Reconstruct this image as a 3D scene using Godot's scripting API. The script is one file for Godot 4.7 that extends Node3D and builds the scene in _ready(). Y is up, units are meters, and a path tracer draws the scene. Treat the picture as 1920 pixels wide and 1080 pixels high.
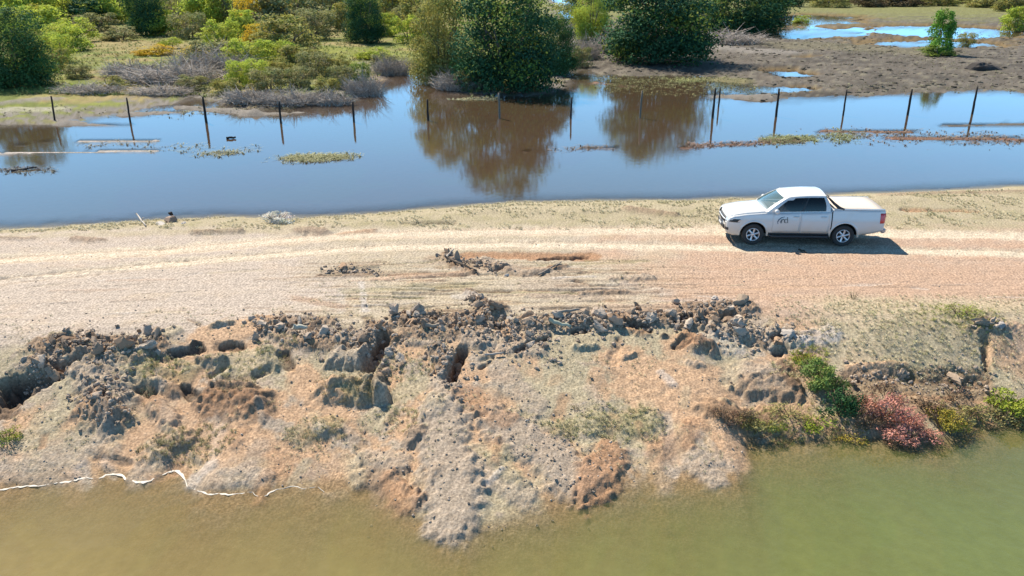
extends Node3D
# An earth bank between a flooded meadow (far side) and a green reservoir (near side), seen from a drone. Metres, y up, -z is away from the camera; y = 0 is the crest of the bank.

const LOW := -1.5          # level of the reservoir
const UP := -0.6           # level of the flood water
var rng := RandomNumberGenerator.new()
var n_low := FastNoiseLite.new()
var n_mid := FastNoiseLite.new()
var n_fine := FastNoiseLite.new()
var n_clod := FastNoiseLite.new()
var n_streak := FastNoiseLite.new()
var taken := {}
var edge_line := PackedVector2Array([Vector2(-16.95, 18.19), Vector2(-13.53, 19.21), Vector2(-12.59, 19.55), Vector2(-9.61, 19.97), Vector2(-7.05, 20.19), Vector2(-4.66, 19.97), Vector2(-2.37, 20.33), Vector2(0.00, 20.56), Vector2(2.12, 20.94), Vector2(5.24, 21.33), Vector2(7.06, 21.25), Vector2(9.03, 20.75), Vector2(9.85, 20.56), Vector2(13.13, 20.56), Vector2(13.84, 20.75), Vector2(15.16, 20.94), Vector2(18.80, 20.94)])     # (x, distance): near edge of the crest
var shore_line := PackedVector2Array([Vector2(-14.21, 14.09), Vector2(-11.05, 14.46), Vector2(-10.09, 14.82), Vector2(-8.67, 15.06), Vector2(-7.38, 15.10), Vector2(-6.94, 14.94), Vector2(-6.52, 14.28), Vector2(-5.83, 14.33), Vector2(-4.64, 14.62), Vector2(-3.91, 14.46), Vector2(-3.12, 14.56), Vector2(-2.57, 13.91), Vector2(-1.96, 13.47), Vector2(-1.37, 12.92), Vector2(-0.95, 12.84), Vector2(-0.32, 13.30), Vector2(0.44, 13.64), Vector2(1.35, 14.09), Vector2(2.18, 14.37), Vector2(2.82, 14.86), Vector2(3.98, 14.76), Vector2(4.94, 14.86), Vector2(5.65, 16.36), Vector2(6.25, 16.45), Vector2(7.75, 16.72), Vector2(8.71, 16.55), Vector2(9.56, 16.18), Vector2(10.75, 16.79), Vector2(11.80, 17.28), Vector2(12.76, 17.33), Vector2(16.68, 17.59)])   # shore of the reservoir
var far_line := PackedVector2Array([Vector2(-26.21, 29.79), Vector2(-20.30, 30.35), Vector2(-17.42, 30.92), Vector2(-14.53, 31.74), Vector2(-12.02, 32.13), Vector2(-8.86, 31.98), Vector2(-5.86, 32.61), Vector2(-3.68, 33.34), Vector2(0.00, 34.46), Vector2(3.33, 34.64), Vector2(8.13, 34.82), Vector2(11.11, 35.19), Vector2(14.70, 35.75), Vector2(18.30, 36.13), Vector2(24.45, 37.32), Vector2(33.27, 37.84)])       # shore of the flood water
# ground sheet
var row_d := PackedFloat64Array()
var col_u := PackedFloat64Array()
var gh := PackedFloat32Array()
var gr := PackedFloat32Array()
var gc := PackedColorArray()
var C := {
	"sand": Color(.58, .495, .425), "track": Color(.74, .635, .50), "pink": Color(.56, .39, .285), "straw": Color(.51, .44, .31), "grey": Color(.46, .38, .305), "brown": Color(.26, .165, .105),
	"dark": Color(.13, .10, .08), "peach": Color(.62, .42, .275), "olive": Color(.28, .26, .125), "orange": Color(.43, .255, .155), "white": Color(.62, .57, .53), "mud": Color(.16, .14, .118),
	"meadow": Color(.20, .235, .065), "tan": Color(.37, .30, .145), "lime": Color(.29, .32, .07), "bed": Color(.24, .17, .08), "silt": Color(.30, .275, .25), "rust": Color(.30, .15, .10), "soil": Color(.34, .245, .175),
}


func _ready() -> void:
	rng.seed = 71
	var cam := Camera3D.new()
	cam.name = "camera"
	cam.position = Vector3(0, 8.9, 0)
	cam.rotation_degrees = Vector3(-21.5, 0, 0)
	cam.fov = 39.6
	cam.near = 0.1
	cam.far = 9000.0
	add_child(cam)
	cam.current = true
	var env := Environment.new()
	env.background_mode = Environment.BG_SKY
	var sky := Sky.new()
	var sm := ProceduralSkyMaterial.new()
	sm.sky_top_color = lin(.022, .052, .13)
	sm.sky_horizon_color = lin(.31, .77, 1.27)
	sm.sky_curve = 0.26
	sm.ground_bottom_color = lin(.10, .09, .06)
	sm.ground_horizon_color = lin(.2, .2, .18)
	sm.sun_angle_max = 12.0
	sm.sky_energy_multiplier = 1.0
	sky.sky_material = sm
	env.sky = sky
	env.tonemap_mode = Environment.TONE_MAPPER_LINEAR
	env.tonemap_exposure = 2.1
	env.sdfgi_enabled = true
	env.ssao_enabled = true
	env.ssil_enabled = true
	var we := WorldEnvironment.new()
	we.name = "world"
	we.environment = env
	add_child(we)
	var sun := DirectionalLight3D.new()
	sun.name = "sun"
	sun.light_energy = 1.6
	sun.light_color = Color(1.0, .955, .88)
	sun.light_angular_distance = 0.5
	sun.shadow_enabled = true
	add_child(sun)
	sun.look_at_from_position(Vector3(-.60, 1.22, -.80) * 50.0, Vector3.ZERO)

	noises()
	ground()
	water()
	pickup()
	fence()
	trees()
	bank_plants()
	clods()
	grasses()
	debris()


# ---------------------------------------------------------------- helpers
func lin(r: float, g: float, b: float) -> Color:
	return Color(r, g, b).linear_to_srgb()

func mat(called: String, c: Color, rough := 0.9, metal := 0.0) -> StandardMaterial3D:
	var m := StandardMaterial3D.new()
	m.resource_name = called
	m.albedo_color = c.linear_to_srgb()
	m.roughness = rough
	m.metallic = metal
	return m

func vmat(called: String, rough := 0.95) -> StandardMaterial3D:
	var m := mat(called, Color.WHITE, rough)
	m.vertex_color_use_as_albedo = true
	return m

func numbered(called: String) -> String:
	var k: int = taken.get(called, 0)
	taken[called] = k + 1
	return called if k == 0 else "%s_%03d" % [called, k]

func tag(o: Node, label: String, category: String, group := "", kind := "") -> void:
	o.set_meta("label", label)
	o.set_meta("category", category)
	if group:
		o.set_meta("group", group)
	if kind:
		o.set_meta("kind", kind)

func base(called: String, at: Vector3, label: String, category: String, group := "") -> Node3D:
	var o := Node3D.new()
	o.name = numbered(called)
	o.position = at
	add_child(o)
	tag(o, label, category, group)
	return o

func obj(called: String, m: Mesh, mt: Material, parent: Node = self) -> MeshInstance3D:
	var o := MeshInstance3D.new()
	o.name = numbered(called) if parent == self else called
	o.mesh = m
	if mt:
		o.material_override = mt
	parent.add_child(o, true)
	return o

func st_new() -> SurfaceTool:
	var st := SurfaceTool.new()
	st.begin(Mesh.PRIMITIVE_TRIANGLES)
	st.set_smooth_group(0)
	return st

func quad(st: SurfaceTool, a: Vector3, b: Vector3, c: Vector3, d: Vector3) -> void:
	for p in [a, b, c, a, c, d]:
		st.add_vertex(p)

func patch(st: SurfaceTool, rows: Array) -> void:
	for i in rows.size() - 1:
		for j in rows[i].size() - 1:
			quad(st, rows[i][j], rows[i][j + 1], rows[i + 1][j + 1], rows[i + 1][j])

func done(st: SurfaceTool) -> ArrayMesh:
	st.generate_normals()
	return st.commit()

func tube(st: SurfaceTool, pts: Array, radii: Array, sides := 6) -> void:
	var rings := []
	for i in pts.size():
		var a: Vector3 = pts[maxi(i - 1, 0)]
		var b: Vector3 = pts[mini(i + 1, pts.size() - 1)]
		var t := (b - a).normalized()
		var u := t.cross(Vector3(.31, .17, .93)).normalized()
		var v := t.cross(u)
		var ring := []
		for k in sides + 1:
			var ang := TAU * (k % sides) / sides
			ring.append(pts[i] + (u * cos(ang) + v * sin(ang)) * radii[i])
		rings.append(ring)
	patch(st, rings)
	for e in [0, pts.size() - 1]:
		for k in sides:
			st.add_vertex(pts[e]); st.add_vertex(rings[e][k]); st.add_vertex(rings[e][k + 1])

func rbox(st: SurfaceTool, at: Vector3, size: Vector3, r := 0.02) -> void:   # box with chamfered edges
	var h := size / 2.0
	var prof := []
	for s in [[-h.x, -h.z + r], [-h.x, h.z - r], [-h.x + r, h.z], [h.x - r, h.z], [h.x, h.z - r], [h.x, -h.z + r], [h.x - r, -h.z], [-h.x + r, -h.z], [-h.x, -h.z + r]]:
		prof.append(Vector2(s[0], s[1]))
	var rows := []
	for lv in [[-h.y, 1.0], [-h.y + r, 0.0], [h.y - r, 0.0], [h.y, 1.0]]:
		var row := []
		for p in prof:
			row.append(at + Vector3(p.x - signf(p.x) * r * lv[1], lv[0], p.y - signf(p.y) * r * lv[1]))
		rows.append(row)
	patch(st, rows)
	for e in [0, 3]:
		for k in 8:
			st.add_vertex(at + Vector3(0, rows[e][0].y - at.y, 0)); st.add_vertex(rows[e][k]); st.add_vertex(rows[e][k + 1])

func box_mesh(at: Vector3, size: Vector3, r := 0.02) -> ArrayMesh:
	var st := SurfaceTool.new()
	st.begin(Mesh.PRIMITIVE_TRIANGLES)
	st.set_smooth_group(-1)
	rbox(st, at, size, r)
	return done(st)

func lerp_line(line: PackedVector2Array, x: float) -> float:
	var n := line.size()
	if x <= line[0].x: return line[0].y
	if x >= line[n - 1].x: return line[n - 1].y
	var a := 0
	var b := n - 1
	while b - a > 1:
		var m := (a + b) >> 1
		if line[m].x <= x: a = m
		else: b = m
	return lerpf(line[a].y, line[b].y, (x - line[a].x) / (line[b].x - line[a].x))

func curve(pts: Array, x: float) -> float:     # flat list x0, y0, x1, y1 ...
	if x <= pts[0]: return pts[1]
	var i := 2
	while i < pts.size():
		if x <= pts[i]:
			return lerpf(pts[i - 1], pts[i + 1], (x - pts[i - 2]) / (pts[i] - pts[i - 2]))
		i += 2
	return pts[pts.size() - 1]

func noises() -> void:
	for a in [[n_low, .16, 3, 11], [n_mid, .9, 3, 12], [n_fine, 3.6, 2, 13], [n_streak, 1.0, 3, 15]]:
		a[0].noise_type = FastNoiseLite.TYPE_SIMPLEX_SMOOTH
		a[0].frequency = a[1]
		a[0].fractal_octaves = a[2]
		a[0].seed = a[3]
	n_clod.noise_type = FastNoiseLite.TYPE_CELLULAR
	n_clod.cellular_distance_function = FastNoiseLite.DISTANCE_EUCLIDEAN
	n_clod.cellular_return_type = FastNoiseLite.RETURN_DISTANCE
	n_clod.fractal_type = FastNoiseLite.FRACTAL_FBM
	n_clod.fractal_octaves = 4
	n_clod.frequency = 4.2
	n_clod.domain_warp_enabled = true
	n_clod.domain_warp_amplitude = .25
	n_clod.domain_warp_frequency = 2.0
	n_clod.seed = 21

func grain(called: String, lo: float, freq: float, side := 512) -> NoiseTexture2D:
	var n := FastNoiseLite.new()
	n.noise_type = FastNoiseLite.TYPE_SIMPLEX_SMOOTH
	n.frequency = freq
	n.fractal_octaves = 5
	n.fractal_gain = .62
	n.seed = called.hash() % 1000
	var t := NoiseTexture2D.new()
	t.width = side
	t.height = side
	t.seamless = true
	t.noise = n
	var g := Gradient.new()
	g.set_color(0, Color(lo, lo, lo))
	g.set_color(1, Color.WHITE)
	t.color_ramp = g
	return t


# ---------------------------------------------------------------- the ground sheet
func half_width(d: float) -> float:
	return .64 * 1.13 * (maxf(d, 10.0) * .93 + 3.3) + .4

func ground_x(u: float, d: float) -> float:
	var hw := half_width(d)
	if absf(u) <= 1.0: return u * hw
	return signf(u) * (hw + (absf(u) - 1.0) * (4200.0 - hw))

func bank_height(x: float, d: float, wob: float) -> float:
	var sh := lerp_line(shore_line, x) + wob
	var e := maxf(lerp_line(edge_line, x) + wob, sh + 1.0)
	if d < sh: return LOW - minf(2.6, (sh - d) * (.16 + .12 * clampf(n_low.get_noise_2d(x * 2.0, 7.0) + .3, 0.0, 1.0)))
	if d < e:
		var t := (e - d) / (e - sh)
		return LOW * t * (.62 + .38 * smoothstep(0.0, .45, t))
	var f := lerp_line(far_line, x) + wob
	var road := f - 3.4
	if d < road: return 0.0
	if d < f: return lerpf(0.0, UP, pow((d - road) / 3.4, 1.5))
	return UP - minf(.7, (d - f) * .12)

func signed_to(poly: PackedVector2Array, p: Vector2) -> float:
	var best := 1e9
	var inside := false
	var n := poly.size()
	var j := n - 1
	for i in n:
		var a := poly[i]
		var b := poly[j]
		var ab := b - a
		var t := clampf((p - a).dot(ab) / maxf(ab.length_squared(), 1e-6), 0.0, 1.0)
		best = minf(best, (p - a - ab * t).length_squared())
		if (a.y > p.y) != (b.y > p.y) and p.x < (b.x - a.x) * (p.y - a.y) / (b.y - a.y) + a.x:
			inside = not inside
		j = i
	return sqrt(best) * (1.0 if inside else -1.0)

func ground() -> void:
	for d in [-900.0, -300.0, -100.0, -30.0, 0.0, 6.0, 9.5]:
		row_d.append(d)
	var d := 10.6
	var step := .046
	while d < 310.0:
		row_d.append(d)
		if d > 23.0: step = minf(step * 1.018, .016 * d)
		if d > 40.0: step = maxf(step, .009 * d)
		d += step
	for k in [330.0, 360.0, 410.0, 500.0, 650.0, 900.0, 1400.0, 2400.0, 4200.0]:
		row_d.append(k)
	for k in [1.0, .45, .2, .08, .03, .012, .004, .001]:
		col_u.append(-1.0 - k)
	var inner := 680
	for k in inner + 1:
		col_u.append(-1.0 + 2.0 * k / inner)
	for k in [.001, .004, .012, .03, .08, .2, .45, 1.0]:
		col_u.append(1.0 + k)
	var R := row_d.size()
	var N := col_u.size()
	gh.resize(R * N)
	gr.resize(R * N)
	gc.resize(R * N)
	# land that stands out of the flood water (x, z)
	var meadow := PackedVector2Array([Vector2(-48.74, -50.08), Vector2(-34.53, -54.25), Vector2(-32.49, -54.45), Vector2(-30.72, -54.66), Vector2(-30.31, -56.58), Vector2(-28.29, -59.60), Vector2(-26.49, -64.04), Vector2(-26.75, -66.95), Vector2(-22.89, -64.60), Vector2(-20.03, -60.85), Vector2(-17.43, -61.61), Vector2(-14.42, -62.67), Vector2(-13.48, -66.35), Vector2(-12.83, -72.87), Vector2(-12.73, -82.50), Vector2(-12.82, -93.74), Vector2(-14.01, -99.87), Vector2(-10.35, -100.53), Vector2(-8.36, -87.27), Vector2(-6.29, -74.32), Vector2(-4.45, -69.46), Vector2(-1.34, -68.18), Vector2(1.78, -68.18), Vector2(3.94, -70.12), Vector2(5.35, -82.50), Vector2(6.90, -105.37), Vector2(9.90, -127.04), Vector2(11.24, -177.42), Vector2(14.62, -290.91), Vector2(15.79, -632.66), Vector2(-734.23, -632.66)])
	var flat := PackedVector2Array([Vector2(9.48, -105.37), Vector2(7.71, -88.29), Vector2(9.09, -82.50), Vector2(12.64, -81.17), Vector2(17.65, -82.50), Vector2(22.37, -78.21), Vector2(22.70, -72.51), Vector2(20.26, -65.75), Vector2(23.58, -66.64), Vector2(28.31, -67.56), Vector2(33.30, -68.82), Vector2(38.66, -70.45), Vector2(43.39, -71.47), Vector2(43.62, -69.14), Vector2(71.19, -70.79), Vector2(765.81, -632.66), Vector2(45.40, -632.66), Vector2(14.05, -177.42), Vector2(12.33, -127.04)])
	var sand: Color = C.sand
	var pink: Color = C.pink
	var straw: Color = C.straw
	var grey: Color = C.grey
	var peach: Color = C.peach
	var first_field := 0
	while row_d[first_field] < 33.0: first_field += 1
	for i in first_field:
		var dd := row_d[i]
		for j in N:
			var x := ground_x(col_u[j], dd)
			var o := i * N + j
			if dd < 10.0 or absf(col_u[j]) > 1.0:
				gh[o] = bank_height(x, dd, 0.0)
				gc[o] = straw.lerp(sand, .5)
				continue
			var a := n_low.get_noise_2d(x, dd)
			var b := n_mid.get_noise_2d(x, dd)
			var c := n_fine.get_noise_2d(x, dd)
			var h := bank_height(x, dd, b * .22 + c * .07)
			var sk := n_streak.get_noise_2d(x * .22 + 40.0, dd * 3.2)
			var onslope := smoothstep(-.02, -.25, h) if dd < 24.0 else 0.0
			var groove := smoothstep(.12, .5, sk) * smoothstep(-9.0, -4.0, x) * (1.0 - smoothstep(5.0, 9.0, x)) * (1.0 if dd < 25.0 else .0)
			h += (b * .035 + c * .016) * (.5 + onslope * 1.6) + (sk * .016 - groove * .05) * (1.0 - onslope)
			gh[o] = h
			gr[o] = 0.0
			# colour: pale sand to the left, straw in the middle, reddish to the right; peach and grey on the slope
			var right := smoothstep(1.5, 7.0, x + a * 5.0)
			var mid := smoothstep(-9.0, -4.0, x + a * 5.0) * (1.0 - smoothstep(3.0, 8.0, x + a * 4.0))
			var col := sand.lerp(straw, clampf(mid * .62 + b * .35 + sk * .3, 0.0, 1.0)).lerp(pink, clampf(right * .85 + b * .3, 0.0, 1.0))
			if dd > 27.5:
				col = col.lerp(straw.lerp(C.olive, clampf(.12 + b * .5 + c * .4, 0.0, .6)), smoothstep(27.5, 29.5, dd + b * .8))
			col = col.lerp(C.soil, groove * .45 * (1.0 - onslope)).lerp(C.orange, groove * .35 * smoothstep(.0, .4, b))
			if onslope > 0.0:
				var sl := peach.lerp(straw, smoothstep(-.15, .3, a + b * .5)).lerp(grey, smoothstep(.05, .45, b * .8 + c * .35 - a * .5))
				col = col.lerp(sl, onslope)
			if x > 7.5 and dd < 22.5:   # grass thins the soil on the right shoulder of the bank
				col = col.lerp((straw * 1.12).lerp(C.olive, clampf(.0 + b * .5, 0.0, .45)), smoothstep(7.5, 9.5, x + b) * smoothstep(22.3, 20.8, dd + a) * smoothstep(16.6, 18.2, dd) * .75)
			var dry := smoothstep(LOW - .02, LOW + .14, h + b * .05)
			if dd < 22.0:
				col = col.lerp(C.bed, (1.0 - dry) * .75)
			gc[o] = col * (1.0 + c * .16 + b * .06)
	# the flooded meadow: signed distances on a coarse lattice, then fine shores by noise
	var cs := 8
	var rs := 3
	var lat := {}
	for i in range(first_field, R):
		var dd := row_d[i]
		var i0 := first_field + (i - first_field) / rs * rs
		var i1 := mini(i0 + rs, R - 1)
		var fi := 0.0 if i1 == i0 else (dd - row_d[i0]) / (row_d[i1] - row_d[i0])
		for q in [i0, i1]:
			if not lat.has(q):
				var line := []
				for k in range(0, N + cs, cs):
					var p := Vector2(ground_x(col_u[mini(k, N - 1)], row_d[q]), -row_d[q])
					line.append(Vector2(signed_to(meadow, p), signed_to(flat, p)))
				lat[q] = line
		var la: Array = lat[i0]
		var lb: Array = lat[i1]
		for j in N:
			var x := ground_x(col_u[j], dd)
			var o := i * N + j
			var fj := float(j % cs) / cs
			var k := j / cs
			var sa: Vector2 = la[k].lerp(la[k + 1], fj)
			var sb: Vector2 = lb[k].lerp(lb[k + 1], fj)
			var s := sa.lerp(sb, fi)
			var a := n_low.get_noise_2d(x * .7, dd * .7)
			var b := n_mid.get_noise_2d(x * .45, dd * .45)
			var c := n_fine.get_noise_2d(x * .35, dd * .35)
			var sd := maxf(s.x, s.y) + b * 1.3 + c * .5
			var land := UP + clampf(sd * .07, -.32, .22) + a * .05 * smoothstep(2.0, 6.0, sd) + (b * .05 + c * .03) * smoothstep(-1.0, 3.0, sd) + .2 * smoothstep(4.0, 20.0, sd)
			gh[o] = maxf(land, bank_height(x, dd, b * .22)) if dd < 42.0 else land
			var col: Color = C.bed
			if s.x > s.y:
				col = Color(C.meadow).lerp(C.tan, smoothstep(-.1, .4, a + b * .4)).lerp(C.lime, smoothstep(.0, .5, b - a * .5) * .6)
				col = Color(C.silt).lerp(C.mud, smoothstep(-.15, .35, c + b * .5)).lerp(col, smoothstep(.5, 5.0, sd + c * 2.5 + b * 2.5))
			else:
				col = (Color(C.mud) * (1.0 - .35 * smoothstep(.05, .4, a + c * .3))).lerp(C.silt, clampf(.05 + b * .5 + c * .35, 0.0, .55)).lerp(C.olive, clampf(c * .4 + b * .4 - .12 , 0.0, .4))
				col = col.lerp(Color(C.meadow).lerp(C.olive, .6), smoothstep(150.0, 210.0, dd + a * 40.0))
			if dd < 38.0 and gh[o] > UP - .1 and sd < -2.0:
				col = straw.lerp(C.olive, clampf(.15 + b * .5 + c * .4, 0.0, .6))
			gc[o] = col * (1.0 + c * .22 + b * .08)
	marks()
	# clods where the soil was dug
	for i in R:
		var dd := row_d[i]
		if dd < 10.0 or dd > 40.0: continue
		for j in N:
			var o := i * N + j
			var k := gr[o]
			if k > .01:
				var x := ground_x(col_u[j], dd)
				var q := clampf(1.0 - (n_clod.get_noise_2d(x, dd) + 1.0) * .8, -.4, 1.0)
				gh[o] += k * (q * .10 + n_fine.get_noise_2d(x * 1.3, dd * 1.3) * .05 + n_fine.get_noise_2d(x * 2.6, dd * 2.6 + 9.0) * .05)
				gc[o] = gc[o] * clampf(1.0 + (q - .35) * .35 * minf(k, 1.0), .6, 1.3)
	# the sheet
	var verts := PackedVector3Array()
	var normals := PackedVector3Array()
	verts.resize(R * N)
	normals.resize(R * N)
	for i in R:
		for j in N:
			verts[i * N + j] = Vector3(ground_x(col_u[j], row_d[i]), gh[i * N + j], -row_d[i])
	for i in R:
		var iu := mini(i + 1, R - 1) * N
		var il := maxi(i - 1, 0) * N
		for j in N:
			normals[i * N + j] = (verts[i * N + mini(j + 1, N - 1)] - verts[i * N + maxi(j - 1, 0)]).cross(verts[iu + j] - verts[il + j]).normalized()
	var idx := PackedInt32Array()
	idx.resize((R - 1) * (N - 1) * 6)
	var w := 0
	for i in R - 1:
		for j in N - 1:
			var a := i * N + j
			idx[w] = a; idx[w + 1] = a + N; idx[w + 2] = a + N + 1
			idx[w + 3] = a; idx[w + 4] = a + N + 1; idx[w + 5] = a + 1
			w += 6
	var arr := []
	arr.resize(Mesh.ARRAY_MAX)
	arr[Mesh.ARRAY_VERTEX] = verts
	arr[Mesh.ARRAY_NORMAL] = normals
	arr[Mesh.ARRAY_COLOR] = gc
	arr[Mesh.ARRAY_INDEX] = idx
	var me := ArrayMesh.new()
	me.add_surface_from_arrays(Mesh.PRIMITIVE_TRIANGLES, arr)
	var m := vmat("earth", 1.0)
	m.metallic_specular = .25
	m.albedo_texture = grain("earth grain", .52, .04)
	m.uv1_triplanar = true
	m.uv1_world_triplanar = true
	m.uv1_scale = Vector3.ONE * .55
	m.heightmap_enabled = true
	m.heightmap_texture = grain("earth relief", 0.0, .05)
	m.heightmap_scale = 1.5
	var o := obj("ground", me, m)
	tag(o, "sandy earth bank, dug slope and muddy flooded meadow", "ground", "", "structure")

func stroke(x1: float, z1: float, x2: float, z2: float, w: float, dh := 0.0, rough := 0.0, col := "", share := 1.0, edge := .35) -> void:
	var a := Vector2(x1, -z1)
	var b := Vector2(x2, -z2)
	var reach := w * 1.5
	var i0 := row_d.bsearch(minf(a.y, b.y) - reach)
	var i1 := row_d.bsearch(maxf(a.y, b.y) + reach)
	var N := col_u.size()
	var ab := b - a
	var l2 := maxf(ab.length_squared(), 1e-6)
	var far := minf(1.0, 24.0 / maxf(a.y, 1.0))
	var c: Color = C[col] if col else Color.WHITE
	for i in range(i0, i1):
		var d := row_d[i]
		var hw := half_width(d)
		var j0 := col_u.bsearch((minf(a.x, b.x) - reach) / hw)
		var j1 := col_u.bsearch((maxf(a.x, b.x) + reach) / hw)
		for j in range(j0, j1):
			var x := ground_x(col_u[j], d)
			var p := Vector2(x, d)
			var t := clampf((p - a).dot(ab) / l2, 0.0, 1.0)
			var n1 := n_mid.get_noise_2d(x * far + 30.0, d * far)
			var n2 := n_fine.get_noise_2d(x * far, d * far + 50.0)
			var q := (p - a - ab * t).length() / w * (1.0 + n1 * .5) + n2 * (.28 if a.y < 30.0 else .16)
			if q >= 1.0: continue
			var f := 1.0 - smoothstep(edge, 1.0, q)
			var o := i * N + j
			gh[o] += dh * f
			gr[o] = maxf(gr[o], rough * f)
			if col:
				gc[o] = gc[o].lerp(c * (1.0 + n2 * .25), clampf(f * 1.5 + n2 * .5 * f, 0.0, 1.0) * share)

func marks() -> void:  # dark strokes in pits paint the shade of the hollows into the soil
	stroke(-21.02, -24.50, -17.11, -25.23, 0.75, -0.03, 0, "track", 0.9, 0.2)
	stroke(-17.11, -25.23, -12.13, -26.11, 0.75, -0.03, 0, "track", 0.9, 0.2)
	stroke(-12.13, -26.11, -6.24, -27.92, 0.75, -0.03, 0, "track", 0.9, 0.2)
	stroke(-6.24, -27.92, 0.79, -28.44, 0.75, -0.03, 0, "track", 0.9, 0.2)
	stroke(0.79, -28.44, 7.94, -28.50, 0.75, -0.03, 0, "track", 0.9, 0.2)
	stroke(7.94, -28.50, 13.51, -28.05, 0.75, -0.03, 0, "track", 0.9, 0.2)
	stroke(13.51, -28.05, 23.87, -27.53, 0.75, -0.03, 0, "track", 0.9, 0.2)
	stroke(-18.96, -21.75, -15.95, -23.28, 0.6, -0.035, 0, "track", 1.0, 0.2)
	stroke(-15.95, -23.28, -10.79, -25.02, 0.6, -0.035, 0, "track", 1.0, 0.2)
	stroke(-10.79, -25.02, -4.85, -26.57, 0.6, -0.035, 0, "track", 1.0, 0.2)
	stroke(-4.85, -26.57, 0.75, -26.87, 0.6, -0.035, 0, "track", 1.0, 0.2)
	stroke(0.75, -26.87, 8.18, -26.46, 0.6, -0.035, 0, "track", 1.0, 0.2)
	stroke(8.18, -26.46, 17.50, -25.88, 0.6, -0.035, 0, "track", 1.0, 0.2)
	stroke(17.50, -25.88, 22.35, -25.55, 0.6, -0.035, 0, "track", 1.0, 0.2)
	stroke(-19.60, -22.61, -15.55, -22.61, 1.6, 0, 0, "sand", 0.5, 0.35)
	stroke(-15.55, -22.61, -12.52, -23.06, 1.6, 0, 0, "sand", 0.5, 0.35)
	stroke(-12.52, -23.06, -9.05, -23.51, 1.6, 0, 0, "sand", 0.5, 0.35)
	stroke(4.86, -23.51, 17.14, -23.06, 1.7, 0, 0, "pink", 0.6, 0.35)
	stroke(-4.82, -20.76, -5.14, -22.38, 0.16, 0, 0, "white", 0.3, 0.35)
	stroke(-4.65, -23.06, -4.17, -20.87, 0.14, 0, 0, "white", 0.7, 0.35)
	stroke(-21.17, -24.70, -17.24, -25.45, 0.13, -0.025, 0, "pink", 0.35, 0.2)
	stroke(-17.24, -25.45, -12.22, -26.35, 0.13, -0.025, 0, "pink", 0.35, 0.2)
	stroke(-12.22, -26.35, -6.29, -28.18, 0.13, -0.025, 0, "pink", 0.35, 0.2)
	stroke(-6.29, -28.18, 0.80, -28.78, 0.13, -0.025, 0, "pink", 0.35, 0.2)
	stroke(0.80, -28.78, 7.64, -28.91, 0.13, -0.025, 0, "pink", 0.35, 0.2)
	stroke(-16.06, -23.47, -10.87, -25.23, 0.12, -0.025, 0, "soil", 0.28, 0.2)
	stroke(-10.87, -25.23, -4.89, -26.80, 0.12, -0.025, 0, "soil", 0.28, 0.2)
	stroke(-4.89, -26.80, 0.76, -27.17, 0.12, -0.025, 0, "soil", 0.28, 0.2)
	stroke(0.76, -27.17, 8.26, -26.76, 0.12, -0.025, 0, "soil", 0.28, 0.2)
	stroke(8.26, -26.76, 17.68, -26.18, 0.12, -0.025, 0, "soil", 0.28, 0.2)
	stroke(-20.76, -24.16, -16.90, -24.87, 0.13, -0.025, 0, "pink", 0.35, 0.2)
	stroke(-16.90, -24.87, -11.97, -25.73, 0.13, -0.025, 0, "pink", 0.35, 0.2)
	stroke(-11.97, -25.73, -6.15, -27.47, 0.13, -0.025, 0, "pink", 0.35, 0.2)
	stroke(-6.15, -27.47, 0.78, -28.05, 0.13, -0.025, 0, "pink", 0.35, 0.2)
	stroke(0.78, -28.05, 7.47, -28.18, 0.13, -0.025, 0, "pink", 0.35, 0.2)
	stroke(-15.76, -22.96, -10.65, -24.65, 0.12, -0.025, 0, "soil", 0.28, 0.2)
	stroke(-10.65, -24.65, -4.79, -26.18, 0.12, -0.025, 0, "soil", 0.28, 0.2)
	stroke(-4.79, -26.18, 0.75, -26.52, 0.12, -0.025, 0, "soil", 0.28, 0.2)
	stroke(0.75, -26.52, 8.08, -26.11, 0.12, -0.025, 0, "soil", 0.28, 0.2)
	stroke(8.08, -26.11, 17.31, -25.55, 0.12, -0.025, 0, "soil", 0.28, 0.2)
	stroke(-4.07, -29.32, -2.25, -29.47, 0.16, -0.16, 0.2, "dark", 0.9, 0.35)
	stroke(-11.74, -28.05, -10.02, -28.18, 0.22, 0.1, 0.6, "soil", 0.9, 0.35)
	stroke(-7.93, -28.44, -7.10, -28.31, 0.5, 0.1, 0.4, "soil", 0.7, 0.35)
	stroke(-6.28, -28.11, -5.15, -28.44, 0.2, 0.06, 0.2, "orange", 0.6, 0.35)
	stroke(15.98, -31.32, 18.63, -31.02, 0.3, -0.15, 0.5, "orange", 0.8, 0.35)
	stroke(16.51, -34.42, 22.50, -34.26, 0.5, 0.08, 0.3, "soil", 0.6, 0.35)
	stroke(9.25, -31.97, 16.81, -33.11, 0.9, 0.05, 0.1, "straw", 0.6, 0.35)
	stroke(-1.73, -31.31, 6.30, -31.51, 0.8, 0.04, 0.2, "straw", 0.6, 0.35)
	stroke(4.72, -31.10, 6.31, -30.41, 0.4, 0.1, 0.5, "soil", 0.7, 0.35)
	stroke(-15.70, -27.36, -14.65, -27.17, 0.25, 0.06, 0.5, "soil", 0.7, 0.35)
	stroke(-18.42, -27.42, -17.29, -27.47, 0.25, 0.05, 0.4, "soil", 0.6, 0.35)
	stroke(-18.57, -27.67, -7.96, -28.57, 0.4, 0, 0, "straw", 0.5, 0.35)
	stroke(-6.06, -23.62, -4.40, -23.75, 0.22, 0.03, 0.3, "soil", 0.8, 0.35)
	stroke(-5.52, -24.29, -4.43, -24.50, 0.2, 0.05, 0.45, "soil", 0.85, 0.35)
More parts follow.
